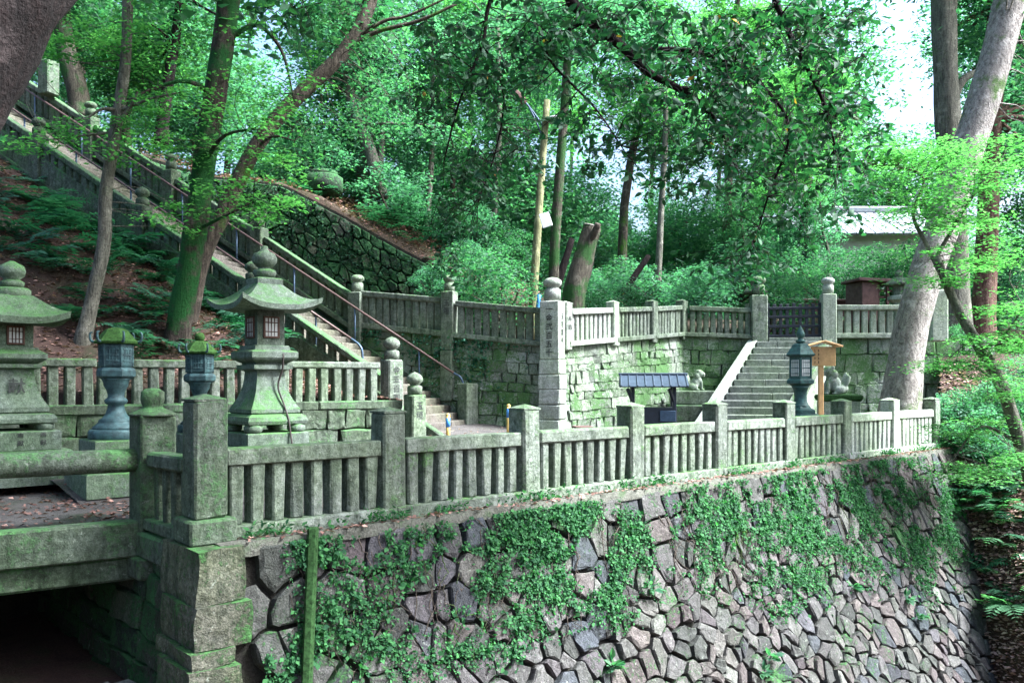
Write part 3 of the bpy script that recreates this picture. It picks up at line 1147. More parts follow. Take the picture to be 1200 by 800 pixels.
def stone_lantern(px, d, zb, label, rz, kind):
    c = PZ(px, 0, d)
    t = thing("stone_lantern", label, "lantern", (c.x, c.y, zb), "stone lanterns by the bridge")
    L_ = M['lantern']
    c0 = (c.x, c.y, 0)
    nA = Vector((math.cos(rz), math.sin(rz), 0))
    nB = Vector((math.cos(rz - math.pi / 2), math.sin(rz - math.pi / 2), 0))
    nC = -nA
    if kind == 0:
        sq_lathe("pedestal", [(.62, zb - .05), (.62, .32), (.60, .33), (.60, .57)], L_, t, rz, c0)
        sq_lathe("base_slab", [(.47, .565), (.48, .58), (.48, .755), (.465, .77)], L_, t, rz, c0)
        # foot stone: four corner feet under a moulded slab
        for sx in (-1, 1):
            for sy in (-1, 1):
                q = c + nA * sx * .34 + nB * sy * .34
                lathe("foot", [(.10, .765), (.135, .80), (.14, .86), (.10, .90)], 10, L_, t, 0, (q.x, q.y, 0), True)
        sq_lathe("foot_slab", [(.40, .88), (.455, .895), (.47, .94), (.45, 1.0), (.40, 1.035), (.36, 1.04)], L_, t, rz, c0)
        sh = sq_lathe("shaft", [(.36, 1.035), (.385, 1.06), (.385, 1.11), (.36, 1.15), (.30, 1.26), (.255, 1.38), (.225, 1.52), (.215, 1.66), (.235, 1.68), (.30, 1.70), (.305, 1.76)], L_, t, rz, c0)
        sq_lathe("platform", [(.24, 1.755), (.25, 1.79), (.345, 1.84), (.365, 1.87), (.365, 1.95), (.34, 1.97), (.28, 1.985), (.27, 2.04), (.26, 2.05)], L_, t, rz, c0)
        fb = sq_lathe("fire_box", [(.215, 2.045), (.215, 2.60), (.25, 2.62), (.25, 2.66)], L_, t, rz, c0)
        for nn in (nB, nC):
            lantern_window(fb, Vector(c0) + nn * .217 + Vector((0, 0, 2.32)), nn, .20, .27)
        kasa("roof", c0, rz, .20, .60, 2.96, 2.64, .13, .075, L_, t)
        sq_lathe("roof_crown", [(.19, 2.93), (.20, 2.955), (.20, 3.04), (.17, 3.06)], L_, t, rz, c0)
        lathe("finial", [(.09, 3.05), (.15, 3.08), (.175, 3.14), (.16, 3.18), (.10, 3.20), (.09, 3.215), (.13, 3.24), (.18, 3.30), (.185, 3.36), (.15, 3.43), (.08, 3.46), (.05, 3.50), (.05, 3.54), (.02, 3.55)], 18, L_, t, 0, c0, True)
        # cable hanging down the face
        q = Vector(c0) + nB * .24 + nA * .12
        tube("cable", [q + Vector((0, 0, 1.93)) + nB * .12, q + Vector((0, 0, 1.70)) + nB * .10, q + nC * .05 + Vector((0, 0, 1.45)) + nB * .06, q + nA * .0 + nB * .13 + Vector((0, 0, 1.2)),
                       q + nA * .03 + nB * .22 + Vector((0, 0, .98)), q + nA * .05 + nB * .27 + Vector((0, 0, .7)), q + nA * .07 + nB * .32 + Vector((0, 0, .4))], .016, .016, M['cable'], t, 6, 30)
    else:
        sq_lathe("ground_slab", [(.92, zb - .05), (.92, .30), (.90, .32)], L_, t, rz, c0)
        cs = sq_lathe("carved_block", [(.62, .31), (.63, .33), (.63, .55), (.61, .57)], L_, t, rz, c0)
        for nn in (nB, nC):
            ax = Vector((-nn.y, nn.x, 0))
            for k in range(7):
                for j in range(2):
                    q = Vector(c0) + nn * .625 + ax * (-.5 + k * .165) + Vector((0, 0, .39 + j * .10))
                    lathe("relief", [(.075, -.035), (.06, .0), (.03, .03), (.01, .035)], 7, L_, cs, k + j, (q.x, q.y, q.z))
        pd = sq_lathe("text_block", [(.50, .565), (.51, .58), (.51, .82), (.49, .84)], L_, t, rz, c0)
        for k in range(3):
            ax = Vector((-nB.y, nB.x, 0))
            carve("奉献", Vector(c0) + nB * .508 + ax * (-.28 + .28 * k) + Vector((0, 0, .77)), nB, .085, pd)
        for sx in (-1, 1):
            for sy in (-1, 1):
                q = c + nA * sx * .34 + nB * sy * .34
                lathe("foot", [(.09, .835), (.12, .86), (.12, .92), (.09, .95)], 10, L_, t, 0, (q.x, q.y, 0), True)
        sq_lathe("foot_slab", [(.42, .93), (.465, .95), (.47, 1.0), (.44, 1.06), (.36, 1.08)], L_, t, rz, c0)
        sh = sq_lathe("shaft", [(.355, 1.075), (.385, 1.10), (.385, 1.16), (.33, 1.25), (.27, 1.38), (.235, 1.55), (.225, 1.68), (.31, 1.71), (.315, 1.76)], L_, t, rz, c0)
        carve("献", Vector(c0) + nB * .285 + Vector((0, 0, 1.44)), nB + Vector((0, 0, .25)), .22, sh)
        sq_lathe("platform", [(.25, 1.755), (.34, 1.81), (.37, 1.84), (.37, 1.90), (.28, 1.96), (.27, 1.99)], L_, t, rz, c0)
        fb = sq_lathe("fire_box", [(.22, 1.985), (.22, 2.32), (.26, 2.34), (.26, 2.38)], L_, t, rz, c0)
        for nn in (nB, nA, nC):
            lantern_window(fb, Vector(c0) + nn * .222 + Vector((0, 0, 2.16)), nn, .17, .21)
        kasa("roof", c0, rz, .22, .58, 2.72, 2.40, .10, .09, L_, t, 1.2)
        lathe("roof_crown", [(.22, 2.68), (.24, 2.71), (.24, 2.80), (.20, 2.83)], 16, L_, t, 0, c0, True)
        lathe("finial", [(.09, 2.82), (.15, 2.85), (.16, 2.91), (.11, 2.94), (.10, 2.955), (.16, 3.0), (.175, 3.07), (.15, 3.14), (.06, 3.19), (.02, 3.21)], 18, L_, t, 0, c0, True)
    return t


stone_lantern(310, 12.8, .10, "tall square stone lantern with upswept roof and a cable down its shaft", FRZ, 0)
stone_lantern(14, 12.0, .18, "square stone lantern with a mossy roof on a carved inscribed pedestal by the bridge", FRZ, 1)


def bronze_lantern(px, d, z0, label, prof, roof, fire, mat, moss_top, horns, finial, sc_=1.0, rot=.2, ped=None, open_cage=False):
    c = PZ(px, 0, d)
    t = thing("bronze_lantern", label, "lantern", (c.x, c.y, z0 if not ped else ped[0]), "bronze lanterns in the court")
    c0 = (c.x, c.y, z0)
    if ped:
        for k, (w, a, b_) in enumerate(ped[1]):
            sq_lathe("pedestal" if k else "pedestal_base", [(w, a), (w, b_ - .02), (w - .015, b_)], M['lantern'], t, FRZ, (c.x, c.y, 0))
    for nm, pf, seg, sm in prof:
        lathe(nm, pf, seg, mat, t, rot, c0, sm)
    fb = lathe("fire_box", fire, 6, mat, t, rot, c0)
    r_f = fire[0][0]
    z_m = (fire[0][1] + fire[-1][1]) / 2
    h_f = fire[-1][1] - fire[0][1]
    for k in range(6):
        a = rot + k * math.pi / 3 + math.pi / 6
        nn = Vector((math.cos(a), math.sin(a), 0))
        q = Vector(c0) + nn * (r_f * .868) + Vector((0, 0, z_m))
        pan = box("panel", q, (r_f * .72, .014, h_f * .72), M['black_wood'] if not open_cage else M['paper'], fb, a + math.pi / 2, .003)
        for j in (-1, 0, 1):
            box("grille_bar", q + Vector((-nn.y, nn.x, 0)) * j * r_f * .2 + nn * .008, (.014, .012, h_f * .7), mat, pan, a + math.pi / 2, .002)
        for j in (-.5, 0, .5):
            box("grille_bar", q + Vector((0, 0, j * h_f * .5)) + nn * .009, (r_f * .7, .012, .014), mat, pan, a + math.pi / 2, .002)
        a2 = rot + k * math.pi / 3
        n2 = Vector((math.cos(a2), math.sin(a2), 0))
        q2 = Vector(c0) + n2 * r_f
        beam("corner_bar", q2 + Vector((0, 0, fire[0][1])), q2 + Vector((0, 0, fire[-1][1])), .03, .03, mat, fb, .004)
    rf = lathe("roof", roof, 6, moss_top or mat, t, rot, c0)
    if horns:
        re_, rz_ = horns
        for k in range(6):
            a2 = rot + k * math.pi / 3
            n2 = Vector((math.cos(a2), math.sin(a2), 0))
            q = Vector(c0) + n2 * re_ * .62 + Vector((0, 0, rz_ + .055))
            tube("roof_horn", [q, Vector(c0) + n2 * re_ * 1.0 + Vector((0, 0, rz_ + .01)), Vector(c0) + n2 * re_ * 1.16 + Vector((0, 0, rz_ + .04)), Vector(c0) + n2 * re_ * 1.18 + Vector((0, 0, rz_ + .12)), Vector(c0) + n2 * re_ * 1.08 + Vector((0, 0, rz_ + .14))],
                 .022, .012, mat, rf, 6, 10)
    if finial:
        lathe("finial", finial, 14, mat if not moss_top else M['moss'], t, 0, c0, True)
    return t


prof_small = [("foot_ring", [(.33, 0), (.34, .02), (.34, .10), (.32, .13), (.30, .135)], 18, True),
              ("shaft", [(.29, .13), (.29, .16), (.24, .20), (.21, .235), (.215, .25), (.17, .28), (.13, .33), (.105, .40), (.10, .45), (.13, .47), (.145, .50), (.13, .53), (.10, .55), (.105, .60), (.12, .65), (.15, .70), (.155, .74), (.17, .78), (.19, .80)], 20, True),
              ("collar", [(.17, .79), (.22, .81), (.245, .83), (.245, .90), (.225, .93), (.19, .95), (.18, .965)], 6, False)]
fire_small = [(.205, .955), (.215, .98), (.215, 1.24), (.20, 1.26)]
roof_small = [(.22, 1.25), (.275, 1.26), (.285, 1.285), (.24, 1.32), (.20, 1.37), (.15, 1.43), (.10, 1.46), (.04, 1.47)]
bronze_lantern(136, 11.3, .76, "blue bronze lantern with a mossy horned cap, standing clear in front of the bed fence", prof_small, roof_small, fire_small,
               M['patina'], M['moss'], (.27, 1.27), None, ped=(.10, [(.50, .05, .36), (.36, .35, .765)]))
bl2 = bronze_lantern(234, 13.7, .70, "blue bronze lantern with a mossy cap and knob, rising behind the tall corner post", prof_small, roof_small, fire_small,
                     M['patina'], M['moss'], (.27, 1.27), [(.05, 1.45), (.075, 1.49), (.08, 1.54), (.05, 1.59), (.01, 1.60)], ped=(.25, [(.50, .15, .40), (.36, .39, .705)]))
prof_r = [("foot", [(.40, 0), (.41, .02), (.41, .07), (.33, .09), (.33, .16), (.24, .20), (.21, .24)], 6, False),
          ("shaft", [(.20, .235), (.17, .26), (.14, .32), (.125, .40), (.13, .52), (.15, .60), (.19, .66)], 18, True),
          ("platform", [(.19, .655), (.26, .69), (.31, .71), (.31, .77), (.28, .80), (.25, .805)], 6, False)]
fire_r = [(.235, .80), (.235, 1.25)]
roof_r = [(.22, 1.245), (.31, 1.27), (.325, 1.30), (.29, 1.34), (.25, 1.40), (.20, 1.46), (.18, 1.50), (.12, 1.53), (.06, 1.54)]
bronze_lantern(938, 17.6, .76, "dark green bronze hexagonal lantern with a flame finial beside the wooden notice board", prof_r, roof_r, fire_r, M['patina_green'], None, None,
               [(.05, 1.53), (.10, 1.56), (.10, 1.59), (.05, 1.62), (.05, 1.64), (.085, 1.68), (.09, 1.73), (.06, 1.80), (.025, 1.86), (.004, 1.90)],
               ped=(.1, [(.60, .05, .45), (.50, .44, .765)]), open_cage=True)

# ================================================================== GREAT STAIRS
gs = thing("great_stairs", "long straight flight of worn stone steps climbing the wooded bank", "stairs", stair(-1.6, 1.2, 0))
srz = math.atan2(SD.y, SD.x)
RUN = .27
k = -1.62
i = 0
while k < 14.2:
    z = S0.z + SLOPE * (k + RUN * .5)
    v = S0 + SD * (k + RUN * .62) + SW * (SWID / 2)
    # each tread is two blocks side by side
    cut = SWID * (.38 + .24 * ((i * 7) % 5) / 4)
    for (w0, w1) in ((0.0, cut), (cut, SWID)):
        q = S0 + SD * (k + RUN * .62) + SW * ((w0 + w1) / 2)
        box("step", (q.x, q.y, z - .12), (RUN + .14, w1 - w0 - .008, .24), M['step'], gs, srz, .014, i % 4)
    k += RUN
    i += 1
# stringers
beam("stringer", stair(-1.75, -.10, -.22), stair(14.3, -.10, -.22), .20, .62, M['fence_old'], gs, .02)
beam("stringer", stair(-1.55, SWID + .06, -.12), stair(14.3, SWID + .06, -.12), .14, .42, M['fence_old'], gs, .02)

lb = thing("stair_balustrade", "stone balustrade with ball finials on the bank side of the great stairs", "balustrade", stair(-.3, -.1, -.5))
lk = [-.42, 2.9, 6.02, 9.3, 12.5]
for j, k in enumerate(lk):
    if j == 0: continue
    p = stair(k, -.12, -.75)
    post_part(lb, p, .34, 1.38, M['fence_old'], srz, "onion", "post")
for j in range(4):
    p0, p1 = stair(lk[j], -.12, -.62), stair(lk[j + 1], -.12, -.62)
    bay(lb, p0, p1, M['fence_old'], 1.16, .14, .24, 12, .19, .10, .16, .17 if j else .0)

rb = thing("stair_balustrade", "stone balustrade with drum finials on the wall side of the great stairs", "balustrade", stair(1.7, 2.6, 0))
rk = [1.765, 4.69, 7.55, 10.4, 13.3]
for j, k in enumerate(rk):
    p = stair(k, SWID + .10, -.10)
    post_part(rb, p, .36, 1.38, M['fence'] if j == 0 else M['fence_old'], srz, "drum", "post")
for j in range(4):
    p0, p1 = stair(rk[j], SWID + .12, .30), stair(rk[j + 1], SWID + .12, .30)
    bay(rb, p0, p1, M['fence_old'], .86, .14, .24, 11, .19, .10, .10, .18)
# dark side wall under this balustrade
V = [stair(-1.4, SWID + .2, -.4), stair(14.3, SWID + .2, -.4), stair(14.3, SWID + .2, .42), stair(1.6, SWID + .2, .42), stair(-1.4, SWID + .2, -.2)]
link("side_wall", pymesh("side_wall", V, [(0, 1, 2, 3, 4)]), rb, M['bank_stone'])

for nm, w_, hh, k0, k1, lab in (("handrail", SWID - .22, .95, -1.0, 14.0, "brown pipe handrail on the wall side of the great stairs, bent down at its foot"),
                                ("handrail", .28, .72, .6, 14.0, "brown pipe handrail on the bank side of the great stairs")):
    h_ = thing(nm, lab, "handrail", stair(k0, w_, 0))
    pts = [stair(k0 - .34, w_, .42), stair(k0 - .26, w_, .78), stair(k0, w_, hh), stair(k0 + .5, w_, hh)]
    tube("pipe", [stair(k0, w_, hh), stair(k1, w_, hh)], .028, .028, M['pipe'], h_, 8, 6)
    e = S0 + SD * (k0 - .28) + SW * w_
    tube("foot_bend", [stair(k0 + .02, w_, hh), stair(k0 - .2, w_, hh - .02), Vector((e.x, e.y, S0.z + SLOPE * (k0 - .28) + .55)), Vector((e.x, e.y, S0.z + SLOPE * (k0 - .28) - .05))], .026, .026, M['pipe_blue'], h_, 8, 14)
    k = k0 + .9
    while k < k1:
        tube("upright", [stair(k, w_, -.05), stair(k, w_, hh - .02)], .022, .022, M['pipe_blue'], h_, 8, 2)
        k += 1.75
# upper stub posts of the stairs head
newel(57, 72, 112, 24.5, .4, None, "square granite post at the head of the great stairs behind the mossy leaning tree", None, srz, mat=M['fence_old'])

# ================================================================== TERRACE WALLS, FENCES, GATE STAIRS
tw = thing("terrace_wall", "pale mossy cut stone retaining wall of the upper terrace", "wall", Vector((1, 19.6, .3)))
C0 = Vector((.90, 19.5, 0))                         # pillar corner
CI = Vector((4.85, 24.4, 0))                        # inner corner
L0 = Vector((-3.9, 21.35, 0))
GL, GR, CE = Vector((7.0, 24.25, 0)), Vector((8.85, 23.9, 0)), Vector((13.2, 23.4, 0))


def wall_run(p0, p1, z0, z1, zb, w, h, seed, mat, out):
    d = (p1 - p0)
    L = d.length
    e = d.normalized()
    nrm = Vector((e.y, -e.x, 0))
    if nrm.dot(out) < 0: nrm = -nrm
    H = max(z0, z1) - zb

    def surf(x, y, hh=0.0):
        zt = z0 + (z1 - z0) * x / L
        f = y / H
        q = p0 + e * x + nrm * (hh + .06 * f * H)
        return Vector((q.x, q.y, zt - (zt - zb) * f))
    cl = blocks((0, L, 0, H), w, h, seed)
    lay_stones(tw, cl, surf, mat, joint=.008, depth=.12, seed=seed, proud=.016, inset=.93)
    link("earth_backing", pymesh("eb", [surf(0, 0, -.05), surf(L, 0, -.05), surf(L, H * 1.1, -.05), surf(0, H * 1.1, -.05)], [(0, 1, 2, 3)]), tw, M['fence_old'])


FRONT = Vector((0, -1, 0))
zL, zP, zI, zG, zE = 2.86, 2.30, 2.80, 2.72, 2.70
wall_run(L0, C0, zL, zP, .2, .40, .28, 21, M['terrace'], FRONT)
wall_run(C0, CI, zP, zI, .2, .36, .27, 22, M['terrace'], Vector((1, -1, 0)))
wall_run(CI, GL, zI, zG, .2, .42, .30, 23, M['terrace'], FRONT)
wall_run(GR, CE, zG, zE, .2, .55, .40, 24, M['terrace'], FRONT)
# terrace surface
V = [L0 + Vector((-.4, .2, zL - .05)), C0 + Vector((0, .15, zP - .02)), CI + Vector((-.1, .15, zI - .03)), GL + Vector((0, .15, zG - .03)), GR + Vector((0, .15, zG - .03)), CE + Vector((0, .15, zE - .03)),
     Vector((30, 23, 2.6)), Vector((30, 37, 2.9)), Vector((11, 37, 2.9)), Vector((4, 37, 2.9)), Vector((1.0, 36, 2.9)), Vector((-3, 30, 3.0)), Vector((-5.6, 27, 3.6))]
tag(link("terrace_ground", pymesh("terrace_ground", V, [(0, 1, 10, 11, 12), (1, 2, 9, 10), (2, 3, 4, 8, 9), (4, 5, 6, 7, 8)]), None, M['forest']), kind="structure")

tf = thing("terrace_fence", "granite fence stepping down from the stairs to the tall inscribed pillar", "fence", L0 + Vector((0, 0, zL)))
pm = L0.lerp(C0, .5)
q0, q1, q2 = Vector((*L0.xy, zL)), Vector((*pm.xy, (zL + zP) / 2)), Vector((*C0.xy, zP))
arz = math.atan2((C0 - L0).y, (C0 - L0).x)
pst = post_part(tf, q1 + Vector((0, 0, -.35)), .32, 1.42, M['fence'], arz, "drum", "post")
n_a = Vector((math.sin(arz), -math.cos(arz), 0))
carve("玉垣", q1 + n_a * .165 + Vector((0, 0, .78)), n_a, .17, pst)
# bracket pier below that post
box("pier", q1 + Vector((0, 0, -.95)) + n_a * .06, (.30, .30, 1.2), M['fence'], tf, arz, .02)
bay(tf, q0, q1, M['fence'], .92, .14, .24, 11, .16, .11, .12, .18)
bay(tf, q1, q2, M['fence'], .86, .14, .24, 10, .16, .11, .10, .2)

pil = thing("inscribed_pillar", "tall pale inscribed granite pillar with a drum finial at the terrace corner", "pillar", Vector((*C0.xy, .3)))
prz = math.atan2((CI - C0).y, (CI - C0).x)
E1 = (CI - C0).normalized()
pm_rz = arz
sh = post_part(pil, Vector((C0.x + .02, C0.y - .06, 2.0)), .46, 1.33, M['fence_pale'], arz, None, "shaft")
lathe("finial", [(.19, 0), (.19, .26), (.15, .29), (.14, .33), (.20, .36), (.215, .42), (.20, .48), (.12, .53), (.02, .55)], 18, M['fence_pale'], pil, 0, (C0.x + .02, C0.y - .06, 3.325), True)
for j in range(5):
    box("corner_block", Vector((C0.x + .02, C0.y - .055 - .01 * j, 1.83 - j * .34)), (.50 + .03 * (j % 2), .48 + .02 * j, .33), M['fence_pale'], pil, arz, .02, j)
pc = Vector((C0.x + .02, C0.y - .06, 0))
carve("一金弐百五十", pc + n_a * .232 + Vector((0, 0, 3.12)), n_a, .17, sh)
n_b = Vector((math.cos(arz), math.sin(arz), 0))
carve("玉垣講中", pc + n_b * .232 + Vector((0, 0, 2.98)), n_b, .16, sh)

tf2 = thing("terrace_fence", "pale granite fence running back from the tall inscribed pillar to the inner corner", "fence", Vector((*C0.xy, zP)))
f0 = Vector((*(C0 + E1 * .55).xy, zP + .04))
f3 = Vector((*CI.xy, zI))
ff_pts = [f0, f0.lerp(f3, .36), f0.lerp(f3, .70), f3]
for j, p in enumerate(ff_pts):
    o_ = post_part(tf2, p + Vector((0, 0, -.12)), .26, 1.10, M['fence_pale'] if j < 2 else M['fence'], prz, "pyramid")
    if j == 0:
        n_c = Vector((math.sin(prz), -math.cos(prz), 0))
        carve("奉納", p + n_c * .135 + Vector((0, 0, .60)), n_c, .15, o_)
for j in range(3):
    bay(tf2, ff_pts[j], ff_pts[j + 1], M['fence_pale'] if j == 0 else M['fence'], .86, .14, .24, 9, .13, .11, .10, .15)

crz = math.atan2((GL - CI).y, (GL - CI).x)
tf3 = thing("terrace_fence", "shaded granite fence between the inner corner and the left gate post", "fence", f3)
g0 = Vector((*GL.xy, zG))
bay(tf3, f3, g0, M['fence'], .86, .14, .24, 9, .14, .11, .10, .2)
tf4 = thing("terrace_fence", "pale granite fence with wide balusters between the right gate post and the big tree", "fence", Vector((*GR.xy, zG)))
g1, g2 = Vector((*GR.xy, zG)), Vector((*CE.xy, zE))
bay(tf4, g1, g1.lerp(g2, .50), M['fence_pale'], .90, .14, .26, 8, .16, .13, .12, .2)
post_part(tf4, g1.lerp(g2, .52), .28, 1.05, M['fence_pale'], crz, "pyramid")

gp = []
for nm, p, lab in (("gate_post", g0, "left granite gate post with drum finial beside the stone lantern"), ("gate_post", g1, "right granite gate post with drum finial beside the wide baluster fence")):
    t = thing(nm, lab, "gate post", p)
    post_part(t, p + Vector((0, 0, -.2)), .44 if p is g0 else .38, 1.42, M['fence'] if p is g0 else M['fence_pale'], crz, "drum", "shaft")
gate = thing("lattice_gate", "black wooden lattice gate across the head of the short stairs", "gate", (g0 + g1) / 2)
ge = (g1 - g0).normalized()
ga, gb = g0 + ge * .26, g1 - ge * .22
GLn = (gb - ga).length
for j in range(9):
    q = ga + ge * (GLn * j / 8)
    box("upright", q + Vector((0, 0, .47)), (.09, .06, .98 + (.05 if j % 4 == 0 else 0)), M['black_wood'], gate, crz, .006)
for zz in (.06, .33, .60, .84):
    beam("crossbar", ga + Vector((0, -.035, zz)), gb + Vector((0, -.035, zz)), .045, .075, M['black_wood'], gate, .006)
beam("sill", ga + Vector((0, -.05, -.06)), gb + Vector((0, -.05, -.06)), .36, .14, M['step2'], gate, .015)

sg = thing("gate_stairs", "short grey stone stairs rising to the black lattice gate", "stairs", P(865, 490, 21.5))
ED = Vector((-.60, -.80, 0)).normalized()
NST = 13
zt, zb_ = 2.60, .30
Lc = P(886, 400, 24.1)
Rc = P(966, 400, 23.75)
for j in range(NST):
    z = zt - (j + .5) * (zt - zb_) / NST
    off = ED * (.27 * j)
    a_, b_ = Vector((Lc.x, Lc.y, z)) + off, Vector((Rc.x, Rc.y, z)) + off
    cuts = [0, .3 + .4 * ((j * 5) % 7) / 6, 1]
    for c0_, c1_ in zip(cuts[:-1], cuts[1:]):
        m, L = frame(a_.lerp(b_, c0_), a_.lerp(b_, c1_))
        link("step", box_mesh(L - .008, .44, .20, .014, M['step2'], j % 4), sg, None, m)
for side, nm in ((Lc, "left"), (Rc, "right")):
    e = ge * (-.10 if nm == "left" else .06)
    beam("stringer", Vector((side.x, side.y, zt + .08)) + e - ED * .25, Vector((side.x, side.y, zb_ + .02)) + e + ED * (.27 * NST + .1), .26, .24, M['fence_pale'] if nm == "left" else M['fence'], sg, .02)
    Vv = [Vector((side.x, side.y, zt)) + e, Vector((side.x, side.y, zb_)) + e + ED * (.27 * NST), Vector((side.x, side.y, -.1)) + e + ED * (.27 * NST), Vector((side.x, side.y, -.1)) + e]
    link("side_wall", pymesh("sw", Vv, [(0, 1, 2, 3)]), sg, M['terrace'])
# stepped plinth with guardian statue, both sides
def ell(bm, c, r, rot=None):
    m = Matrix.Translation(Vector(c))
    if rot: m = m @ Matrix.Rotation(rot[0], 4, rot[1])
    m = m @ Matrix.Diagonal((*r, 1))
    bmesh.ops.create_icosphere(bm, subdivisions=3, radius=1.0, matrix=m)


def guardian(px, py, d, h, flip, label):
    p = P(px, py, d)
    t = thing("guardian_dog_statue", label, "statue", p, "stone guardian dogs")
    bm = bmesh.new()
    s = h
    f = flip
    ell(bm, (0, 0, .30 * s), (.20 * s, .17 * s, .26 * s))
    ell(bm, (f * .10 * s, 0, .42 * s), (.17 * s, .16 * s, .22 * s))
    ell(bm, (-f * .20 * s, 0, .18 * s), (.22 * s, .19 * s, .17 * s))
    ell(bm, (f * .18 * s, 0, .72 * s), (.17 * s, .17 * s, .17 * s))
    ell(bm, (f * .32 * s, 0, .69 * s), (.10 * s, .12 * s, .09 * s))
    ell(bm, (f * .33 * s, 0, .60 * s), (.08 * s, .09 * s, .04 * s))
    for y in (-1, 1):
        ell(bm, (f * .24 * s, y * .10 * s, .20 * s), (.06 * s, .06 * s, .24 * s))
        ell(bm, (f * .29 * s, y * .10 * s, .03 * s), (.09 * s, .07 * s, .04 * s))
        ell(bm, (-f * .10 * s, y * .17 * s, .13 * s), (.17 * s, .07 * s, .13 * s))
        ell(bm, (f * .04 * s, y * .17 * s, .03 * s), (.11 * s, .06 * s, .04 * s))
        ell(bm, (f * .10 * s, y * .14 * s, .82 * s), (.06 * s, .03 * s, .07 * s))
        ell(bm, (f * .05 * s, y * .10 * s, .62 * s), (.12 * s, .09 * s, .14 * s))
    for j in range(5):
        ell(bm, (-f * (.30 + .03 * abs(j - 2)) * s, (j - 2) * .06 * s, (.40 + .05 * (2 - abs(j - 2))) * s), (.06 * s, .05 * s, .20 * s), (f * -.35, 'Y'))
    me = bpy.data.meshes.new("body")
    bm.to_mesh(me)
    bm.free()
    o = link("body", me, t, M['komainu'], Matrix.Translation(p))
    md = o.modifiers.new("fuse", 'REMESH')
    md.mode = 'VOXEL'
    md.voxel_size = .028 * s
    md.use_smooth_shade = True
    return t


guardian(815, 457, 22.8, .62, 1, "crouching pale stone guardian dog left of the gate stairs")
sp = thing("statue_plinth", "stepped stone plinth under the guardian dog left of the gate stairs", "plinth", P(812, 497, 22.6), "statue plinths")
pl = P(813, 457, 22.8)
box("top_block", pl + Vector((-.05, 0, -.19)), (1.1, .9, .36), M['fence'], sp, crz, .02)
box("lower_block", pl + Vector((-.05, -.05, -.60)), (1.3, 1.1, .44), M['fence_old'], sp, crz, .02)
guardian(978, 462, 20.4, .78, -1, "stone guardian dog with a mossy base right of the wooden notice board")
sp2 = thing("statue_plinth", "pale stone plinth under the guardian dog near the big tree", "plinth", P(985, 500, 20.4), "statue plinths")
pl = P(980, 462, 20.4)
box("top_block", pl + Vector((.05, 0, -.08)), (.95, .75, .15), M['moss_deep'], sp2, crz, .03)
box("lower_block", pl + Vector((.05, 0, -.5)), (.85, .65, .7), M['fence_pale'], sp2, crz, .02)

# small roofed black stall
HB = PZ(765, .33, 19.0)
hz = -.10
hut = thing("roofed_stand", "small black wooden stand with a blue grey ribbed roof beside the terrace wall", "stand", HB)
hx = Vector((math.cos(hz), math.sin(hz), 0)); hy = Vector((-hx.y, hx.x, 0))
for sx in (-.45, .45):
    for sy in (-.28, .28):
        box("post", HB + hx * sx + hy * sy + Vector((0, 0, .55)), (.08, .08, 1.1), M['black_wood'], hut, hz, .006)
    beam("bracket", HB + hx * sx + hy * -.28 + Vector((0, 0, .72)), HB + hx * (sx - .12) + hy * -.40 + Vector((0, 0, 1.02)), .06, .06, M['black_wood'], hut, .004)
box("cabinet", HB + Vector((0, 0, .30)), (1.0, .62, .60), M['black_wood'], hut, hz, .01)
box("drawer_front", HB + hx * .30 - hy * .33 + Vector((0, 0, .42)), (.34, .05, .24), M['pipe_blue'], hut, hz, .008)
RW, RZ_, RH = .74, 1.08, .24
for sgn, nm in ((-1, "front_roof"), (1, "rear_roof")):
    e0, e1 = HB + hy * sgn * .52 + Vector((0, 0, RZ_ - .02)), HB + Vector((0, 0, RZ_ + RH))
    mid = (e0 + e1) / 2
    sl = (e1 - e0)
    z_ax = sl.normalized().cross(hx) * (1 if sgn < 0 else -1)
    if z_ax.z < 0: z_ax = -z_ax
    m = Matrix.Identity(4)
    for i_, a_ in enumerate((hx, z_ax.cross(hx), z_ax)):
        m[0][i_], m[1][i_], m[2][i_] = a_
    m[0][3], m[1][3], m[2][3] = mid
    ro = link(nm, box_mesh(RW * 2, sl.length, .03, .004, M['roof_metal']), hut, None, m)
    for j in range(9):
        m2 = m.copy()
        q = mid + hx * (-RW + .03 + j * (RW * 2 - .06) / 8) + z_ax * .022
        m2[0][3], m2[1][3], m2[2][3] = q
        link("roof_rib", box_mesh(.03, sl.length, .025, .004, M['roof_metal']), ro, None, m2)
beam("ridge_cap", HB - hx * (RW + .02) + Vector((0, 0, RZ_ + RH + .02)), HB + hx * (RW + .02) + Vector((0, 0, RZ_ + RH + .02)), .10, .05, M['roof_metal'], hut, .01)
for sx in (-.70, .70):
    q = HB + hx * sx
    link("gable", pymesh("gable", [q + hy * -.46 + Vector((0, 0, RZ_ - .02)), q + hy * .46 + Vector((0, 0, RZ_ - .02)), q + Vector((0, 0, RZ_ + RH - .02)),
                                   q + hx * .03 + hy * -.46 + Vector((0, 0, RZ_ - .02)), q + hx * .03 + hy * .46 + Vector((0, 0, RZ_ - .02)), q + hx * .03 + Vector((0, 0, RZ_ + RH - .02))],
                          [(0, 1, 2), (5, 4, 3), (0, 3, 4, 1), (1, 4, 5, 2), (2, 5, 3, 0)]), hut, M['black_wood'])

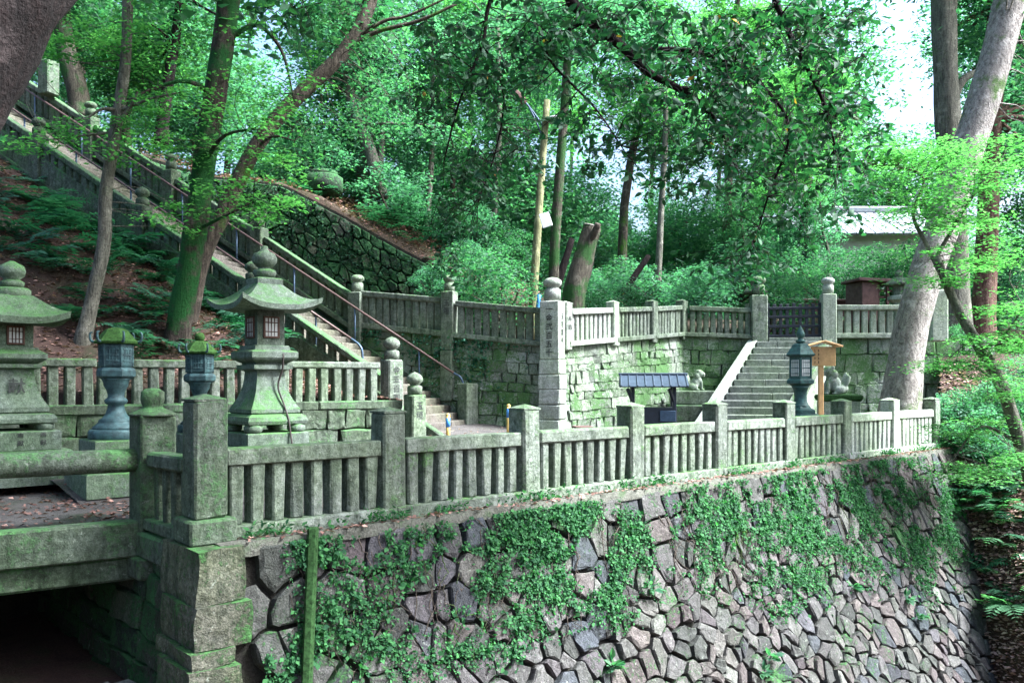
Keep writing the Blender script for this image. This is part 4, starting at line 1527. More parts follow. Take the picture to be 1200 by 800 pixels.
# wooden notice board
nb = thing("notice_board", "light wooden notice board with a small gabled roof on a post", "notice board", PZ(963, .3, 18.8))
nbp = PZ(964, .3, 18.8)
z_top, z_bot = 1.54 + (445 - 409) * .0188, 1.54 + (445 - 427) * .0188
box("post", nbp + Vector((-.03, .03, .75)), (.10, .10, 1.65), M['wood_light'], nb, -.1, .006)
pn = box("panel", Vector((nbp.x, nbp.y - .03, (z_top + z_bot) / 2 + .01)), (.52, .05, .42), M['wood_light'], nb, -.1, .004)
for j in range(5):
    for i_ in range(4):
        box("ink_stroke", Vector((nbp.x - .19 + j * .085, nbp.y - .062 + .0085 * j, z_bot + .05 + i_ * .085)), (.014, .008, .05), M['ink'], pn, -.1, .001, (i_ + j) % 3)
for sgn in (-1, 1):
    beam("roof_board", Vector((nbp.x, nbp.y - .02, z_top + .175)), Vector((nbp.x + sgn * .38, nbp.y - .02, z_top + .055)), .34, .035, M['wood_light'], nb, .004)

# small things by the stairs foot
for px, py, d, lab in ((525, 487, 16.4, "yellow marker post with a blue band in front of the bottom steps"), (596, 476, 16.6, "yellow marker post with a blue band beside the front fence post")):
    p = P(px, py, d)
    g_ = gz(p)
    t = thing("marker_post", lab, "marker post", Vector((p.x, p.y, g_)))
    H_ = p.z - g_
    tube("pole", [Vector((p.x, p.y, g_)), p], .04, .04, M['yellow'], t, 10, 2)
    lathe("cap", [(.041, 0), (.035, .03), (.01, .045)], 10, M['yellow'], t, 0, tuple(p), True)
    tube("band", [p - Vector((0, 0, .22)), p - Vector((0, 0, .04))], .043, .043, M['blue'], t, 10, 2)
bx = P(683, 497, 18.3)
bb = thing("wooden_box", "small dark wooden box on the ground in front of the pale terrace wall", "box", Vector((bx.x, bx.y, gz(bx))))
box("body", Vector((bx.x, bx.y, gz(bx) + .16)), (.36, .28, .32), M['wood_red'], bb, .15, .012)
box("lid", Vector((bx.x, bx.y, gz(bx) + .335)), (.40, .32, .04), M['wood_red'], bb, .15, .008)

# small stone lanterns on the terrace
def small_lantern(px, top_py, d, hgt, label, zbase):
    c = PZ(px, 0, d)
    zt_ = CZ + (HZ - top_py) / FOC * d
    t = thing("small_stone_lantern", label, "lantern", (c.x, c.y, zbase), "small stone lanterns on the terrace")
    c0 = (c.x, c.y, zt_ - 1.9)
    h0 = zbase - (zt_ - 1.9)
    lathe("shaft", [(.24, h0), (.24, .2), (.14, .3), (.13, .8), (.16, .9)], 12, M['fence_pale'], t, 0, c0, True)
    lathe("platform", [(.16, .89), (.32, 1.0), (.33, 1.1), (.2, 1.13)], 6, M['fence_pale'], t, .3, c0)
    lathe("fire_box", [(.18, 1.12), (.18, 1.42)], 6, M['fence'], t, .3, c0)
    lathe("roof", [(.2, 1.40), (.43, 1.44), (.44, 1.48), (.3, 1.58), (.12, 1.68)], 6, M['fence'], t, .3, c0)
    lathe("finial", [(.1, 1.67), (.13, 1.74), (.11, 1.82), (.02, 1.9)], 10, M['fence'], t, 0, c0, True)


small_lantern(884, 326, 26.0, 2, "small stone lantern just behind the left gate post", 2.7)
small_lantern(1053, 316, 25.5, 2, "small stone lantern with a wide cap beside the big leaning tree", 2.6)
newel(1098, 340, 400, 22.5, .42, "drum", "pale granite post half hidden behind the big leaning trunk", None, crz, mat=M['fence_pale'])

# ================================================================== RUBBLE WALL BEHIND THE STAIRS
rw = thing("rubble_bank_wall", "dark mossy rubble wall below the wooded slope behind the stairs", "wall", P(400, 330, 25.4))
top = [P(150, 180, 25.7), P(245, 209, 25.8), P(330, 218, 25.8), P(400, 254, 25.5), P(470, 294, 25.2), P(535, 327, 25.0), P(592, 352, 24.9)]
xs_, tot = [0], 0
for a_, b_ in zip(top[:-1], top[1:]):
    tot += Vector((b_.x - a_.x, b_.y - a_.y, 0)).length
    xs_.append(tot)


def rub_surf(x, y, h=0.0):
    x = min(max(x, 0), tot - 1e-4)
    i_ = max(j for j in range(len(xs_) - 1) if xs_[j] <= x)
    f = (x - xs_[i_]) / (xs_[i_ + 1] - xs_[i_])
    p = top[i_].lerp(top[i_ + 1], f)
    return p + Vector((0, -h - .10 * y, -y))


rcl = cells(dart((0, tot, 0, 4.2), lambda s, t: .22 + .12 * (.5 + mnoise.noise(Vector((s, t, 0)) * 1.7)), 12000, 31), (0, tot, 0, 4.2), .6)
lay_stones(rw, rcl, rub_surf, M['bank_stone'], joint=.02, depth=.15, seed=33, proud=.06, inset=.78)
V, F = [], []
for i_ in range(25):
    for j in range(2):
        V.append(rub_surf(tot * i_ / 24, 4.6 * j, -.08) + Vector((0, 0, .08 * (1 - j))))
for i_ in range(24):
    F.append((2 * i_, 2 * i_ + 1, 2 * i_ + 3, 2 * i_ + 2))
link("earth_backing", pymesh("eb", V, F), rw, M['dark_earth'])
# round well-like stone tank on the brow
tk = P(379, 219, 27.4)
tank = thing("stone_well", "squat dark round stone well on the brow of the slope", "well", tk)
lathe("drum", [(.62, -.2), (.62, .28), (.52, .34), (.50, .36)], 20, M['bank_stone'], tank, 0, tuple(tk), True)
lathe("cap", [(.46, .355), (.47, .40), (.46, .47), (.40, .50)], 20, M['bank_stone'], tank, 0, tuple(tk), True)

# ================================================================== SHRINE ROOF AND SHED ON THE TERRACE
sh_c = P(1005, 300, 36)
hall = thing("shrine_hall", "shrine hall with a pale tiled roof and crossed ridge ends half hidden by leaves", "building", Vector((sh_c.x, sh_c.y + 2, 3)))
zr, ze = CZ + (HZ - 238) * .036, CZ + (HZ - 272) * .036
cx, cy = sh_c.x + .4, sh_c.y + 2.2
box("wall", (cx, cy, (ze + 3) / 2), (5.0, 4.4, ze - 3), M['plaster'], hall, 0, .02)
for sgn in (-1, 1):
    for j in range(16):
        beam("tile_row", Vector((cx - 2.9 + j * .385, cy, zr)), Vector((cx - 2.9 + j * .385 - .0, cy + sgn * 3.0, ze - .2)), .37, .12, M['tile'], hall, .05, j % 3)
beam("ridge", Vector((cx - 3.0, cy, zr + .14)), Vector((cx + 3.2, cy, zr + .14)), .34, .30, M['tile'], hall, .05)
for x_ in (cx - 2.9, cx + 3.0):
    for sgn in (-1, 1):
        beam("ridge_cross", Vector((x_, cy + sgn * .5, zr - .15)), Vector((x_, cy - sgn * .45, zr + .95)), .12, .16, M['tile'], hall, .02)
shd = thing("wooden_shed", "small red brown wooden shed behind the wide baluster fence", "shed", P(1020, 372, 27))
q = P(1020, 345, 27)
box("side_panel", q + Vector((-.28, .0, -.25)), (.55, .9, 1.2), M['wood_red'], shd, .2, .01)
for x_ in (.15, .45, .75):
    box("post", q + Vector((x_, -.2, -.3)), (.08, .08, 1.3), M['wood_red'], shd, .2, .006)
for z_ in (-.1, .1):
    beam("rail", q + Vector((0, -.22, z_)), q + Vector((.85, -.1, z_)), .05, .07, M['wood_red'], shd, .005)
beam("roof", q + Vector((-.65, 0, .42)), q + Vector((1.05, .1, .36)), 1.3, .09, M['wood_red'], shd, .01)
lowb = thing("low_timber_wall", "long low red brown timber wall behind the lattice gate", "wall", P(950, 372, 28.5))
beam("boards", P(905, 362, 28.5), P(1010, 362, 28.5), .1, .5, M['wood_red'], lowb)
beam("cap_rail", P(903, 352, 28.5), P(1012, 352, 28.5), .3, .08, M['wood_red'], lowb)

# ================================================================== LAMP POLE
lp0, lp1 = P(622, 372, 23.5), P(641, 118, 24.0)
lamp = thing("lamp_pole", "slender yellow green lamp pole with two lamp heads behind the inscribed pillar", "street lamp", lp0)
tube("pole", [lp0 - Vector((0, 0, .6)), P(632, 240, 23.7), lp1], .125, .095, M['pole'], lamp, 12, 14)
a0, a1 = P(638, 150, 23.9), P(608, 112, 23.8)
tube("bracket_arm", [a0, P(622, 128, 23.85), a1], .03, .03, M['pipe_blue'], lamp, 8, 8)
tube("bracket_arm", [P(637, 165, 23.9), P(628, 142, 23.8), P(620, 126, 23.8)], .025, .025, M['pipe_blue'], lamp, 8, 6)
beam("lamp_head", P(603, 108, 23.7), P(616, 121, 23.8), .22, .14, M['wood_red'], lamp, .04)
hd = P(652, 140, 23.8)
lathe("lamp_head", [(.05, .10), (.10, .09), (.34, .0), (.35, -.03), (.2, -.05), (.02, -.08)], 16, M['white_paint'], lamp, 0, tuple(hd), True)
tube("bracket_arm", [P(641, 138, 24), hd + Vector((0, 0, .08))], .025, .025, M['pipe_blue'], lamp, 8, 4)
sb = beam("sign_box", P(637, 250, 23.4), P(642, 266, 23.4), .05, .28, M['white_paint'], lamp, .01)
tube("blue_conduit", [P(629, 372, 23.3), P(632, 345, 23.3)], .06, .06, M['blue'], lamp, 10, 3)

# inscriptions become meshes
bpy.context.view_layer.update()
dg = bpy.context.evaluated_depsgraph_get()
for tmp, par, mm, mt in TEXTS:
    me = bpy.data.meshes.new_from_object(tmp.evaluated_get(dg))
    me.materials.clear()
    cu = tmp.data
    bpy.data.objects.remove(tmp)
    bpy.data.curves.remove(cu)
    link("inscription", me, par, mt, mm)

#@@FOLIAGE
# ================================================================== FOLIAGE
def unit(v): return v / np.maximum(np.linalg.norm(v, axis=1, keepdims=True), 1e-6)


def leaf_arrays(C, L, dirs, nrm, width=.42, fold=.12, hexa=False):
    """C (n,3) leaf bases, L (n,) lengths, dirs/nrm unit vectors -> verts, quads"""
    n = len(C)
    side = unit(np.cross(nrm, dirs))
    nn = unit(np.cross(dirs, side))
    L = L[:, None]
    w = L * width * .5
    up = nn * (L * fold)
    base, tip = C, C + dirs * L - up * .6
    if not hexa:
        l_, r_ = C + dirs * L * .45 + side * w + up * .5, C + dirs * L * .45 - side * w + up * .5
        V = np.stack([base, r_, tip, l_], 1).reshape(-1, 3)
        F = np.arange(4 * n).reshape(n, 4)
    else:
        l1, l2 = C + dirs * L * .30 + side * w * .92 + up * .6, C + dirs * L * .66 + side * w * .80 + up * .3
        r1, r2 = C + dirs * L * .30 - side * w * .92 + up * .6, C + dirs * L * .66 - side * w * .80 + up * .3
        V = np.stack([base, r1, r2, tip, l2, l1], 1).reshape(-1, 3)
        k = np.arange(n)[:, None] * 6
        F = np.concatenate([k + np.array([[0, 1, 2, 3]]), k + np.array([[0, 3, 4, 5]])], 0)
    return V, F


def rand_dirs(n, g, zlo=-1.0, zhi=1.0):
    a = g.uniform(0, 2 * np.pi, n)
    z = g.uniform(zlo, zhi, n)
    r = np.sqrt(np.maximum(0, 1 - z * z))
    return np.stack([r * np.cos(a), r * np.sin(a), z], 1)


def leaf_mesh(name, C, size, g, up=.5, zlo=-.7, zhi=.25, width=.45, hexa=False, var=.35):
    n = len(C)
    d = rand_dirs(n, g, zlo, zhi)
    nr = unit(rand_dirs(n, g) * (1 - up) + np.array([[0, 0, 1.0]]) * up)
    L = size * g.uniform(1 - var, 1 + var, n)
    V, F = leaf_arrays(np.asarray(C, float), L, d, nr, width, .12, hexa)
    return npmesh(name, V, F)


def crown_points(Rx, Rz, n_clump, n_leaf, g, clump=.16, flat=.55, lump=.5, seed=0):
    """leaf positions gathered in clumps spread unevenly through an ellipsoid"""
    out, cents = [], []
    tries = 0
    while len(cents) < n_clump and tries < n_clump * 30:
        tries += 1
        v = rand_dirs(1, g)[0] * g.uniform(0.02, 1) ** (1 / 2.4)
        if mnoise.noise(Vector(v) * 2.1 + Vector((seed * 3.7, 0, 0))) < -lump * .35: continue
        c = np.array([v[0] * Rx, v[1] * Rx, v[2] * Rz])
        cents.append(c)
        k = int(n_leaf * g.uniform(.5, 1.5))
        sg = clump * Rx * g.uniform(.7, 1.3)
        p = c + g.normal(0, 1, (k, 3)) * np.array([sg, sg, sg * flat])
        p[:, 2] -= .25 * ((p[:, 0] - c[0]) ** 2 + (p[:, 1] - c[1]) ** 2) / max(sg, .01)
        out.append(p)
    return np.concatenate(out), cents


G = np.random.default_rng(5)
CROWNS = {}
for key, (Rx, Rz, nc, nl, lf, w_, up_, mt, hexa) in {
    'mid0': (3.0, 2.6, 85, 57, 0.23, .5, .45, 'leaf_mid', False), 'mid1': (3.0, 3.4, 95, 56, 0.22, .5, .4, 'leaf_mid', False),
    'cool0': (3.0, 2.4, 80, 61, 0.24, .45, .5, 'leaf_cool', False), 'cool1': (2.8, 3.6, 95, 56, 0.23, .45, .4, 'leaf_cool', False),
    'maple0': (3.0, 2.0, 85, 61, 0.20, .6, .7, 'leaf_maple', False),
    'shrub0': (1.0, .85, 60, 60, .085, .45, .5, 'leaf_mid', False), 'shrub1': (1.0, .7, 55, 60, .10, .4, .55, 'leaf_cool', False),
    'shrub2': (1.0, .9, 60, 60, .085, .5, .5, 'leaf_dark', False),
}.items():
    pts, cents = crown_points(Rx, Rz, nc, nl, G, .15, .5, .5, len(CROWNS))
    me = leaf_mesh("crown_" + key, pts, lf, G, up_, -.6, .3, w_, hexa)
    me.materials.append(M[mt])
    CROWNS[key] = (me, cents, Rx)


def limbs(V, F, start, r, cents, g, k, seg=5):
    """limbs from a trunk point out to clump centres"""
    idx = g.choice(len(cents), size=min(k, len(cents)), replace=False)
    for i in idx:
        e = Vector(cents[i])
        mid = start.lerp(e, .5) + Vector((g.normal(0, .12), g.normal(0, .12), g.normal(.12, .1))) * (e - start).length * .5
        c = catmull([start, mid, e], 6)
        tube_geo(c, [r * (1 - .82 * j / 6) for j in range(7)], seg, V, F, cap=False)


def tree(name, label, path, r0, r1, bark, crowns, group=None, cat="tree", seg=12, rough=.12, n=None, nlimb=7, extra=None):
    """path: trunk points; crowns: list of (centre, scale, key, rotz)"""
    root = thing(name, label, cat, path[0], group)
    n = n or 5 * (len(path) - 1)
    c = catmull(path, n)
    V, F = [], []
    seed = rng.uniform(0, 50)
    rad = []
    for i in range(n + 1):
        t = i / n
        rr = r0 + (r1 - r0) * t
        rr *= 1 + .45 * max(0, 1 - t * 9)
        rad.append(rr)
    tube_geo(c, rad, seg, V, F, rough, seed)
    for (cc, s_, key, rz) in crowns:
        me, cents, Rx = CROWNS[key]
        m = Matrix.Translation(Vector(cc)) @ Matrix.Rotation(rz, 4, 'Z') @ Matrix.Scale(s_, 4)
        ends = [m @ Vector(q) for q in cents]
        st = min(c[len(c) // 2:], key=lambda q: (q - Vector(cc)).length)
        limbs(V, F, Vector(st), max(.03, r1 * .6), ends, G, nlimb)
    for (pp, ra, rb_) in (extra or []):
        cc = catmull(pp, 4 * (len(pp) - 1))
        tube_geo(cc, [ra + (rb_ - ra) * j / (len(cc) - 1) for j in range(len(cc))], 7, V, F, rough * .6, seed + 3)
    link("trunk", pymesh("trunk", V, F, True), root, M[bark])
    for (cc, s_, key, rz) in crowns:
        m = Matrix.Translation(Vector(cc)) @ Matrix.Rotation(rz, 4, 'Z') @ Matrix.Scale(s_, 4)
        link("crown", CROWNS[key][0], root, None, m)
    return root


# ------------------------------------------------------------------ background wood
kinds = ['mid0', 'mid1', 'cool0', 'cool1', 'maple0']
KLAB = {'mid': "mid green broadleaf tree of the wood behind the shrine terrace", 'coo': "cool blue green tree of the wood behind the shrine terrace",
        'map': "light yellow green tree of the wood behind the shrine terrace"}
KGRP = {'mid': "mid green trees of the wood", 'coo': "blue green trees of the wood", 'map': "light green trees of the wood"}
g2_ = random.Random(21)


def wood_tree(px, d, hgt, key, s_, lean=0.0, trunk_r=None):
    x = (px - 600) / FOC * d
    z = hill_z(x, d) - .4
    b0 = Vector((x, d, z))
    topz = z + hgt
    lx = lean * hgt
    pts = [b0, b0 + Vector((lx * .3 + g2_.uniform(-.3, .3), g2_.uniform(-.2, .2), hgt * .35)), b0 + Vector((lx * .7 + g2_.uniform(-.4, .4), 0, hgt * .7)), b0 + Vector((lx, 0, hgt))]
    cs = []
    for j in range(3):
        f = (.62, .85, 1.05)[j]
        cs.append((b0 + Vector((lx * f + g2_.uniform(-1.6, 1.6) * s_, g2_.uniform(-1.2, 1.2), hgt * f)), s_ * g2_.uniform(.75, 1.1), key, g2_.uniform(0, 6.28)))
    k3 = key[:3]
    r_ = trunk_r or g2_.uniform(.12, .24)
    tree("broadleaf_tree", KLAB[k3], pts, r_, r_ * .5, g2_.choice(['bark', 'bark_grey', 'bark']), cs, KGRP[k3], seg=9, rough=.1, n=9, nlimb=5)


for row, (d0, d1, cnt, s0, s1) in enumerate(((29, 33, 6, .55, .8), (35, 42, 10, .7, .95), (44, 54, 9, .95, 1.25), (58, 75, 7, 1.2, 1.6))):
    for i in range(cnt):
        px = -120 + 1440 * (i + g2_.uniform(.1, .9)) / cnt
        d = g2_.uniform(d0, d1)
        if row == 0 and (300 < px < 480): continue
        if 960 < px < 1110 and row < 2: continue
        if row > 0 and (285 < px < 470 or 640 < px < 760) and g2_.random() < .6: continue
        zb = hill_z((px - 600) / FOC * d, d)
        zt = CZ + (HZ - g2_.uniform(-80, 110)) / FOC * d
        hgt = max(5, min(zt - zb, 17 + row * 3))
        if 960 < px < 1110: hgt = max(4, CZ + (HZ - g2_.uniform(150, 210)) / FOC * d - zb)
        key = g2_.choice(['mid0', 'mid1', 'cool0', 'cool1', 'maple0', 'maple0'] if px < 950 else ['maple0', 'mid0', 'cool0', 'mid1'])
        wood_tree(px, d, hgt, key, g2_.uniform(s0, s1), g2_.uniform(-.08, .08))

for i in range(15):
    px = 500 + 480 * (i + g2_.uniform(.1, .9)) / 13 if i < 13 else g2_.uniform(310, 480)
    d = g2_.uniform(31, 44)
    x = (px - 600) / FOC * d
    zb = hill_z(x, d)
    zt = CZ + (HZ - g2_.uniform(200, 300)) / FOC * d
    wood_tree(px, d, max(2.5, zt - zb), g2_.choice(['cool0', 'cool1', 'mid0', 'mid1', 'maple0']), g2_.uniform(.5, .8), g2_.uniform(-.1, .1), .09)

# understorey shrubs along the terrace and the brow
SHL = {'shrub0': "bushy mid green shrub of the undergrowth behind the terrace", 'shrub1': "bushy blue green shrub of the undergrowth behind the terrace", 'shrub2': "dark glossy shrub of the undergrowth behind the terrace"}


def shrub(p, s_, key, label=None, group=None, stems=5):
    p = Vector(p)
    root = thing("shrub", label or SHL[key], "shrub", p, group or SHL[key].replace("shrub of", "shrubs of"))
    me, cents, Rx = CROWNS[key]
    m = Matrix.Translation(p + Vector((0, 0, .72 * s_))) @ Matrix.Rotation(rng.uniform(0, 6.28), 4, 'Z') @ Matrix.Scale(s_, 4)
    V, F = [], []
    limbs(V, F, p + Vector((0, 0, -.1)), .03 * s_ + .008, [m @ Vector(q) for q in cents], G, stems)
    link("stems", pymesh("stems", V, F, True), root, M['bark'])
    link("foliage", me, root, None, m)
    return root


for i in range(80):
    px = g2_.uniform(480, 1180) if i % 3 else g2_.uniform(300, 640)
    d = g2_.uniform(26.5, 34) if i < 46 else g2_.uniform(34, 46)
    x = (px - 600) / FOC * d
    z = max(hill_z(x, d), 2.7)
    if 930 < px < 1060 and d < 33: continue
    shrub((x, d, z - .1), g2_.uniform(.7, 1.6) * (1 if i < 46 else 1.6), g2_.choice(['shrub0', 'shrub1', 'shrub2', 'shrub1']))
for px, py, d, s_, key, lab in ((588, 372, 22.6, 1.25, 'shrub0', "dense rounded leafy shrub leaning over the terrace fence left of the lamp pole"),
                                (556, 345, 23.6, 1.1, 'shrub0', "leafy shrub on the slope end behind the terrace fence"),
                                (818, 372, 25.4, 1.15, 'shrub1', "pale blue green shrub spilling over the inner corner of the terrace fence"),
                                (868, 350, 26.6, 1.3, 'shrub1', "large pale shrub behind the left gate post"),
                                (745, 376, 25.6, .8, 'shrub2', "low dark shrub behind the pale terrace fence"),
                                (700, 378, 24.2, .7, 'shrub2', "small dark shrub at the foot of the cut mossy trunk"),
                                (508, 352, 23.8, .7, 'shrub1', "small blue green shrub above the inscribed fence post"),
                                (925, 372, 27.2, 1.1, 'shrub0', "leafy green shrub rising behind the lattice gate")):
    shrub(P(px, py, d), s_, key, lab, "shrubs along the terrace fence")
for px, py, d, s_ in ((955, 345, 31, 1.3), (1000, 343, 32, 1.3), (1045, 343, 31, 1.3), (985, 358, 30, 1.0), (1080, 345, 30, 1.4)):
    shrub(P(px, py, d), s_, 'shrub0', "tall leafy green bush hiding the shrine hall wall", "bushes before the shrine hall")

# ------------------------------------------------------------------ sprays of leaves along real branches (placed by direction and distance)
def sprays(blobs, g, per, spread, flat, droop=0.0):
    """blobs: (px, py, rx, ry, d, dd, clusters) -> leaf points and cluster centres"""
    pts, cents = [], []
    for (px, py, rx, ry, d, dd, k) in blobs:
        for _ in range(k):
            a, r = g.uniform(0, 6.283), math.sqrt(g.uniform(0, 1))
            dist = d + g.uniform(-dd, dd)
            c = np.array(P(px + rx * r * math.cos(a), py + ry * r * math.sin(a), dist))
            cents.append(c)
            m = int(per * g.uniform(.5, 1.5))
            sp = spread * g.uniform(.6, 1.4)
            q = c + g.normal(0, 1, (m, 3)) * np.array([sp, sp, sp * flat])
            if droop: q[:, 2] -= droop * (np.hypot(q[:, 0] - c[0], q[:, 1] - c[1]))
            pts.append(q)
    return np.concatenate(pts), cents


def twigs(V, F, nodes, cents, r, g, seg=4):
    """thin twigs from each cluster to the nearest branch node"""
    nodes = [Vector(q) for q in nodes]
    for c in cents:
        e = Vector(c)
        near = sorted(nodes, key=lambda q: (q - e).length)[:3]
        st = near[int(g.integers(0, len(near)))]
        L = (e - st).length
        mid = st.lerp(e, .5) + Vector((g.normal(0, .1), g.normal(0, .1), g.normal(.06, .08))) * L
        cc = catmull([st, mid, e], 5)
        tube_geo(cc, [r * (1 - .75 * j / 5) for j in range(6)], seg, V, F, cap=False)


def branchy(name, label, trunk_paths, bark, pts, cents, leaf_key, size, up, width, hexa, twig_r, g, group=None, seg=12, cat="tree", rough=.12, zlo=-.7, zhi=.25, crowns=()):
    """a tree given by its trunk/limb paths [(pts, r0, r1)] with leaf clusters hung on it"""
    root = thing(name, label, cat, trunk_paths[0][0][0], group)
    V, F, nodes = [], [], []
    for i, (pp, ra, rb_) in enumerate(trunk_paths):
        n = 6 * (len(pp) - 1)
        c = catmull(pp, n)
        rr = [(ra + (rb_ - ra) * j / n) * (1 + (.4 * max(0, 1 - j / n * 9) if i == 0 else 0)) for j in range(n + 1)]
        tube_geo(c, rr, seg if i == 0 else 8, V, F, rough, i * 3.3 + rng.uniform(0, 9))
        nodes += c[n // 3 if i == 0 else 1:]
    if cents: twigs(V, F, nodes, cents, twig_r, g)
    for (cc, s_, key, rz) in crowns:
        me, ce, Rx = CROWNS[key]
        m = Matrix.Translation(Vector(cc)) @ Matrix.Rotation(rz, 4, 'Z') @ Matrix.Scale(s_, 4)
        st = min(nodes, key=lambda q: (q - Vector(cc)).length)
        limbs(V, F, Vector(st), .1, [m @ Vector(q) for q in ce], G, 7)
        link("crown", me, root, None, m)
    link("trunk", pymesh("trunk", V, F, True), root, M[bark])
    if cents:
        me = leaf_mesh("leaves", pts, size, g, up, zlo, zhi, width, hexa)
        link("crown", me, root, M[leaf_key])
    return root


# --- the tree whose boughs hang into the top of the picture (its trunk stands behind the viewer's right hand)
bl = [(560, 130, 85, 80, 10, 1, 70), (520, 70, 55, 50, 10, 1, 34), (620, 35, 80, 40, 9.5, 1, 42), (770, 45, 120, 50, 9, 1.2, 80), (905, 80, 110, 80, 9, 1.2, 130),
      (880, 190, 85, 80, 9.5, 1, 75), (715, 120, 65, 60, 9.5, 1, 40), (965, 190, 60, 70, 9.2, 1, 50), (885, 285, 50, 55, 9.8, .8, 30), (540, 240, 40, 80, 10.5, .8, 36),
      (820, 130, 70, 60, 9.2, 1, 40), (930, 25, 90, 40, 8.8, 1, 60), (745, 190, 50, 40, 9.6, 1, 16), (680, 15, 70, 25, 9.2, 1, 24), (590, 190, 40, 40, 10.3, .8, 18), (340, 5, 40, 14, 9, .6, 14), (1000, 130, 40, 70, 9.4, 1, 26)]
bl = [(a, b_, c, d, e, f, int(k * .56)) for a, b_, c, d, e, f, k in bl]
pts, cents = sprays(bl, G, 1, .01, .75, 0)
pts, twig_lines = [], []
for c in cents:
    for _ in range(2):
        dv = np.array([G.normal(0, 1), G.normal(0, 1), G.normal(-.45, .45)])
        dv /= np.linalg.norm(dv)
        L_t = G.uniform(.22, .48)
        twig_lines.append((c, c + dv * L_t))
        k_ = int(G.integers(7, 13))
        t_ = np.linspace(.15, 1.0, k_)[:, None]
        pts.append(c + dv * L_t * t_ + G.normal(0, .022, (k_, 3)) - np.array([[0, 0, .05]]) * t_ * t_)
for _ in range(70):  # extra clusters above the view, added to shade the fence's left part
    y_ = G.uniform(6.5, 11.5)
    c = np.array([G.uniform(-2.0, 3.2), y_, 2.4 + .46 * y_ + G.uniform(0, 3.5)])
    cents.append(c)
    pts.append(c + G.normal(0, 1, (80, 3)) * np.array([.45, .45, .3]))
pts = np.concatenate(pts)
tp = [([Vector((7.5, 2.5, -.3)), Vector((7.2, 3.0, 3.5)), Vector((6.0, 4.5, 7.0)), Vector((3.8, 7.5, 7.6)), P(860, -120, 9.2), P(760, -40, 9.3)], .42, .07),
      ([P(860, -120, 9.2), P(700, -60, 9.2), P(668, -8, 9.2), P(690, 22, 9.2), P(735, 60, 9.3), P(760, 85, 9.3), P(795, 104, 9.4), P(830, 130, 9.5), P(850, 165, 9.6), P(863, 196, 9.6)], .085, .015),
      ([P(795, 104, 9.4), P(820, 103, 9.4), P(858, 99, 9.4)], .03, .012),
      ([P(700, -60, 9.2), P(610, -40, 9.8), P(575, 0, 10), P(566, 50, 10), P(548, 95, 10), P(535, 130, 10.2), P(520, 190, 10.4)], .035, .008),
      ([P(566, 50, 10), P(590, 110, 10.1), P(580, 180, 10.3), P(555, 250, 10.5)], .018, .006),
      ([P(860, -120, 9.2), P(900, -20, 9.0), P(930, 50, 9.0), P(965, 120, 9.2), P(985, 200, 9.3)], .045, .01),
      ([P(735, 60, 9.3), P(810, 60, 9.2), P(880, 90, 9.2), P(925, 150, 9.3), P(900, 230, 9.6), P(880, 300, 9.8)], .03, .007),
      ([P(690, 22, 9.2), P(640, 60, 9.5), P(700, 130, 9.5), P(740, 190, 9.6)], .022, .006),
      ([P(610, -40, 9.8), P(470, -30, 9.4), P(350, -15, 9.0)], .04, .012)]
branchy("overhanging_tree", "dark glossy evergreen boughs hanging across the top of the view", tp, 'bark_dark', pts, cents, 'leaf_dark', .095, .35, .5, True, .007, G, zlo=-.95, zhi=.1)
ovt = bpy.data.objects["overhanging_tree"]
V, F = [], []
for a_, b_ in twig_lines:
    tube_geo([Vector(a_), Vector((a_ + b_) / 2) + Vector((0, 0, -.01)), Vector(b_) - Vector((0, 0, .05))], [.005, .004, .002], 3, V, F, cap=False)
link("twigs", pymesh("twigs", V, F), ovt, M['bark_dark'])

# --- big leaning tree on the right
pts, cents = sprays([(1150, -140, 160, 90, 20, 3, 34), (1240, 60, 40, 120, 22, 2, 22)], G, 60, .5, .6)
tp = [([P(1052, 505, 19.6), P(1070, 375, 19.7), P(1109, 250, 19.9), P(1146, 140, 20.1), P(1182, 10, 20.3), P(1208, -90, 20.5), P(1245, -220, 20.6)], .38, .35),
      ([P(1200, -90, 20.5), P(1110, -150, 20.5), P(1050, -170, 20.5)], .2, .06)]
branchy("leaning_tree", "huge pale barked tree leaning to the right behind the front fence", tp, 'bark_pale', pts, cents, 'leaf_mid', .15, .5, .5, False, .02, G, seg=22, rough=.10)
tree("dead_topped_tree", "upright grey trunk with torn brown heartwood behind the huge leaning tree", [P(1120, 400, 25), P(1117, 260, 25), P(1110, 120, 25), P(1105, -20, 25), P(1104, -120, 25)], .36, .32, 'bark_grey',
     [(P(1090, -120, 25), .9, 'cool0', 1.0), (P(1190, -40, 26), .8, 'cool1', 2.0)], seg=16, rough=.18, extra=[([P(1112, 130, 25), P(1128, 95, 25), P(1150, 82, 25.2), P(1175, 66, 25.5)], .14, .07)])
tree("red_barked_tree", "reddish brown trunk half hidden behind the huge leaning tree", [P(1150, 420, 26), P(1156, 300, 26), P(1160, 190, 26), P(1166, 60, 26), P(1170, -60, 26)], .34, .24, 'bark_red',
     [(P(1180, 20, 26.5), .8, 'mid0', .4), (P(1210, 150, 27), .75, 'cool0', 3.0)], seg=14, rough=.1)
# right fringe trees
for px, py, d, s_, key in ((1225, 110, 28, .7, 'cool0'), (1215, 250, 27, .55, 'mid0'), (1180, 330, 29, .6, 'mid1'), (1100, 310, 31, .6, 'maple0')):
    c = P(px, py, d)
    tree("broadleaf_tree", "broadleaf tree of the right hand slope beyond the huge leaning trunk", [Vector((c.x + .6, c.y + .4, 1.5)), Vector((c.x + .3, c.y, (c.z + 1.5) / 2)), c], .14, .06, 'bark', [(c, s_, key, px)], "trees of the right hand slope", seg=8, n=8, rough=.1)

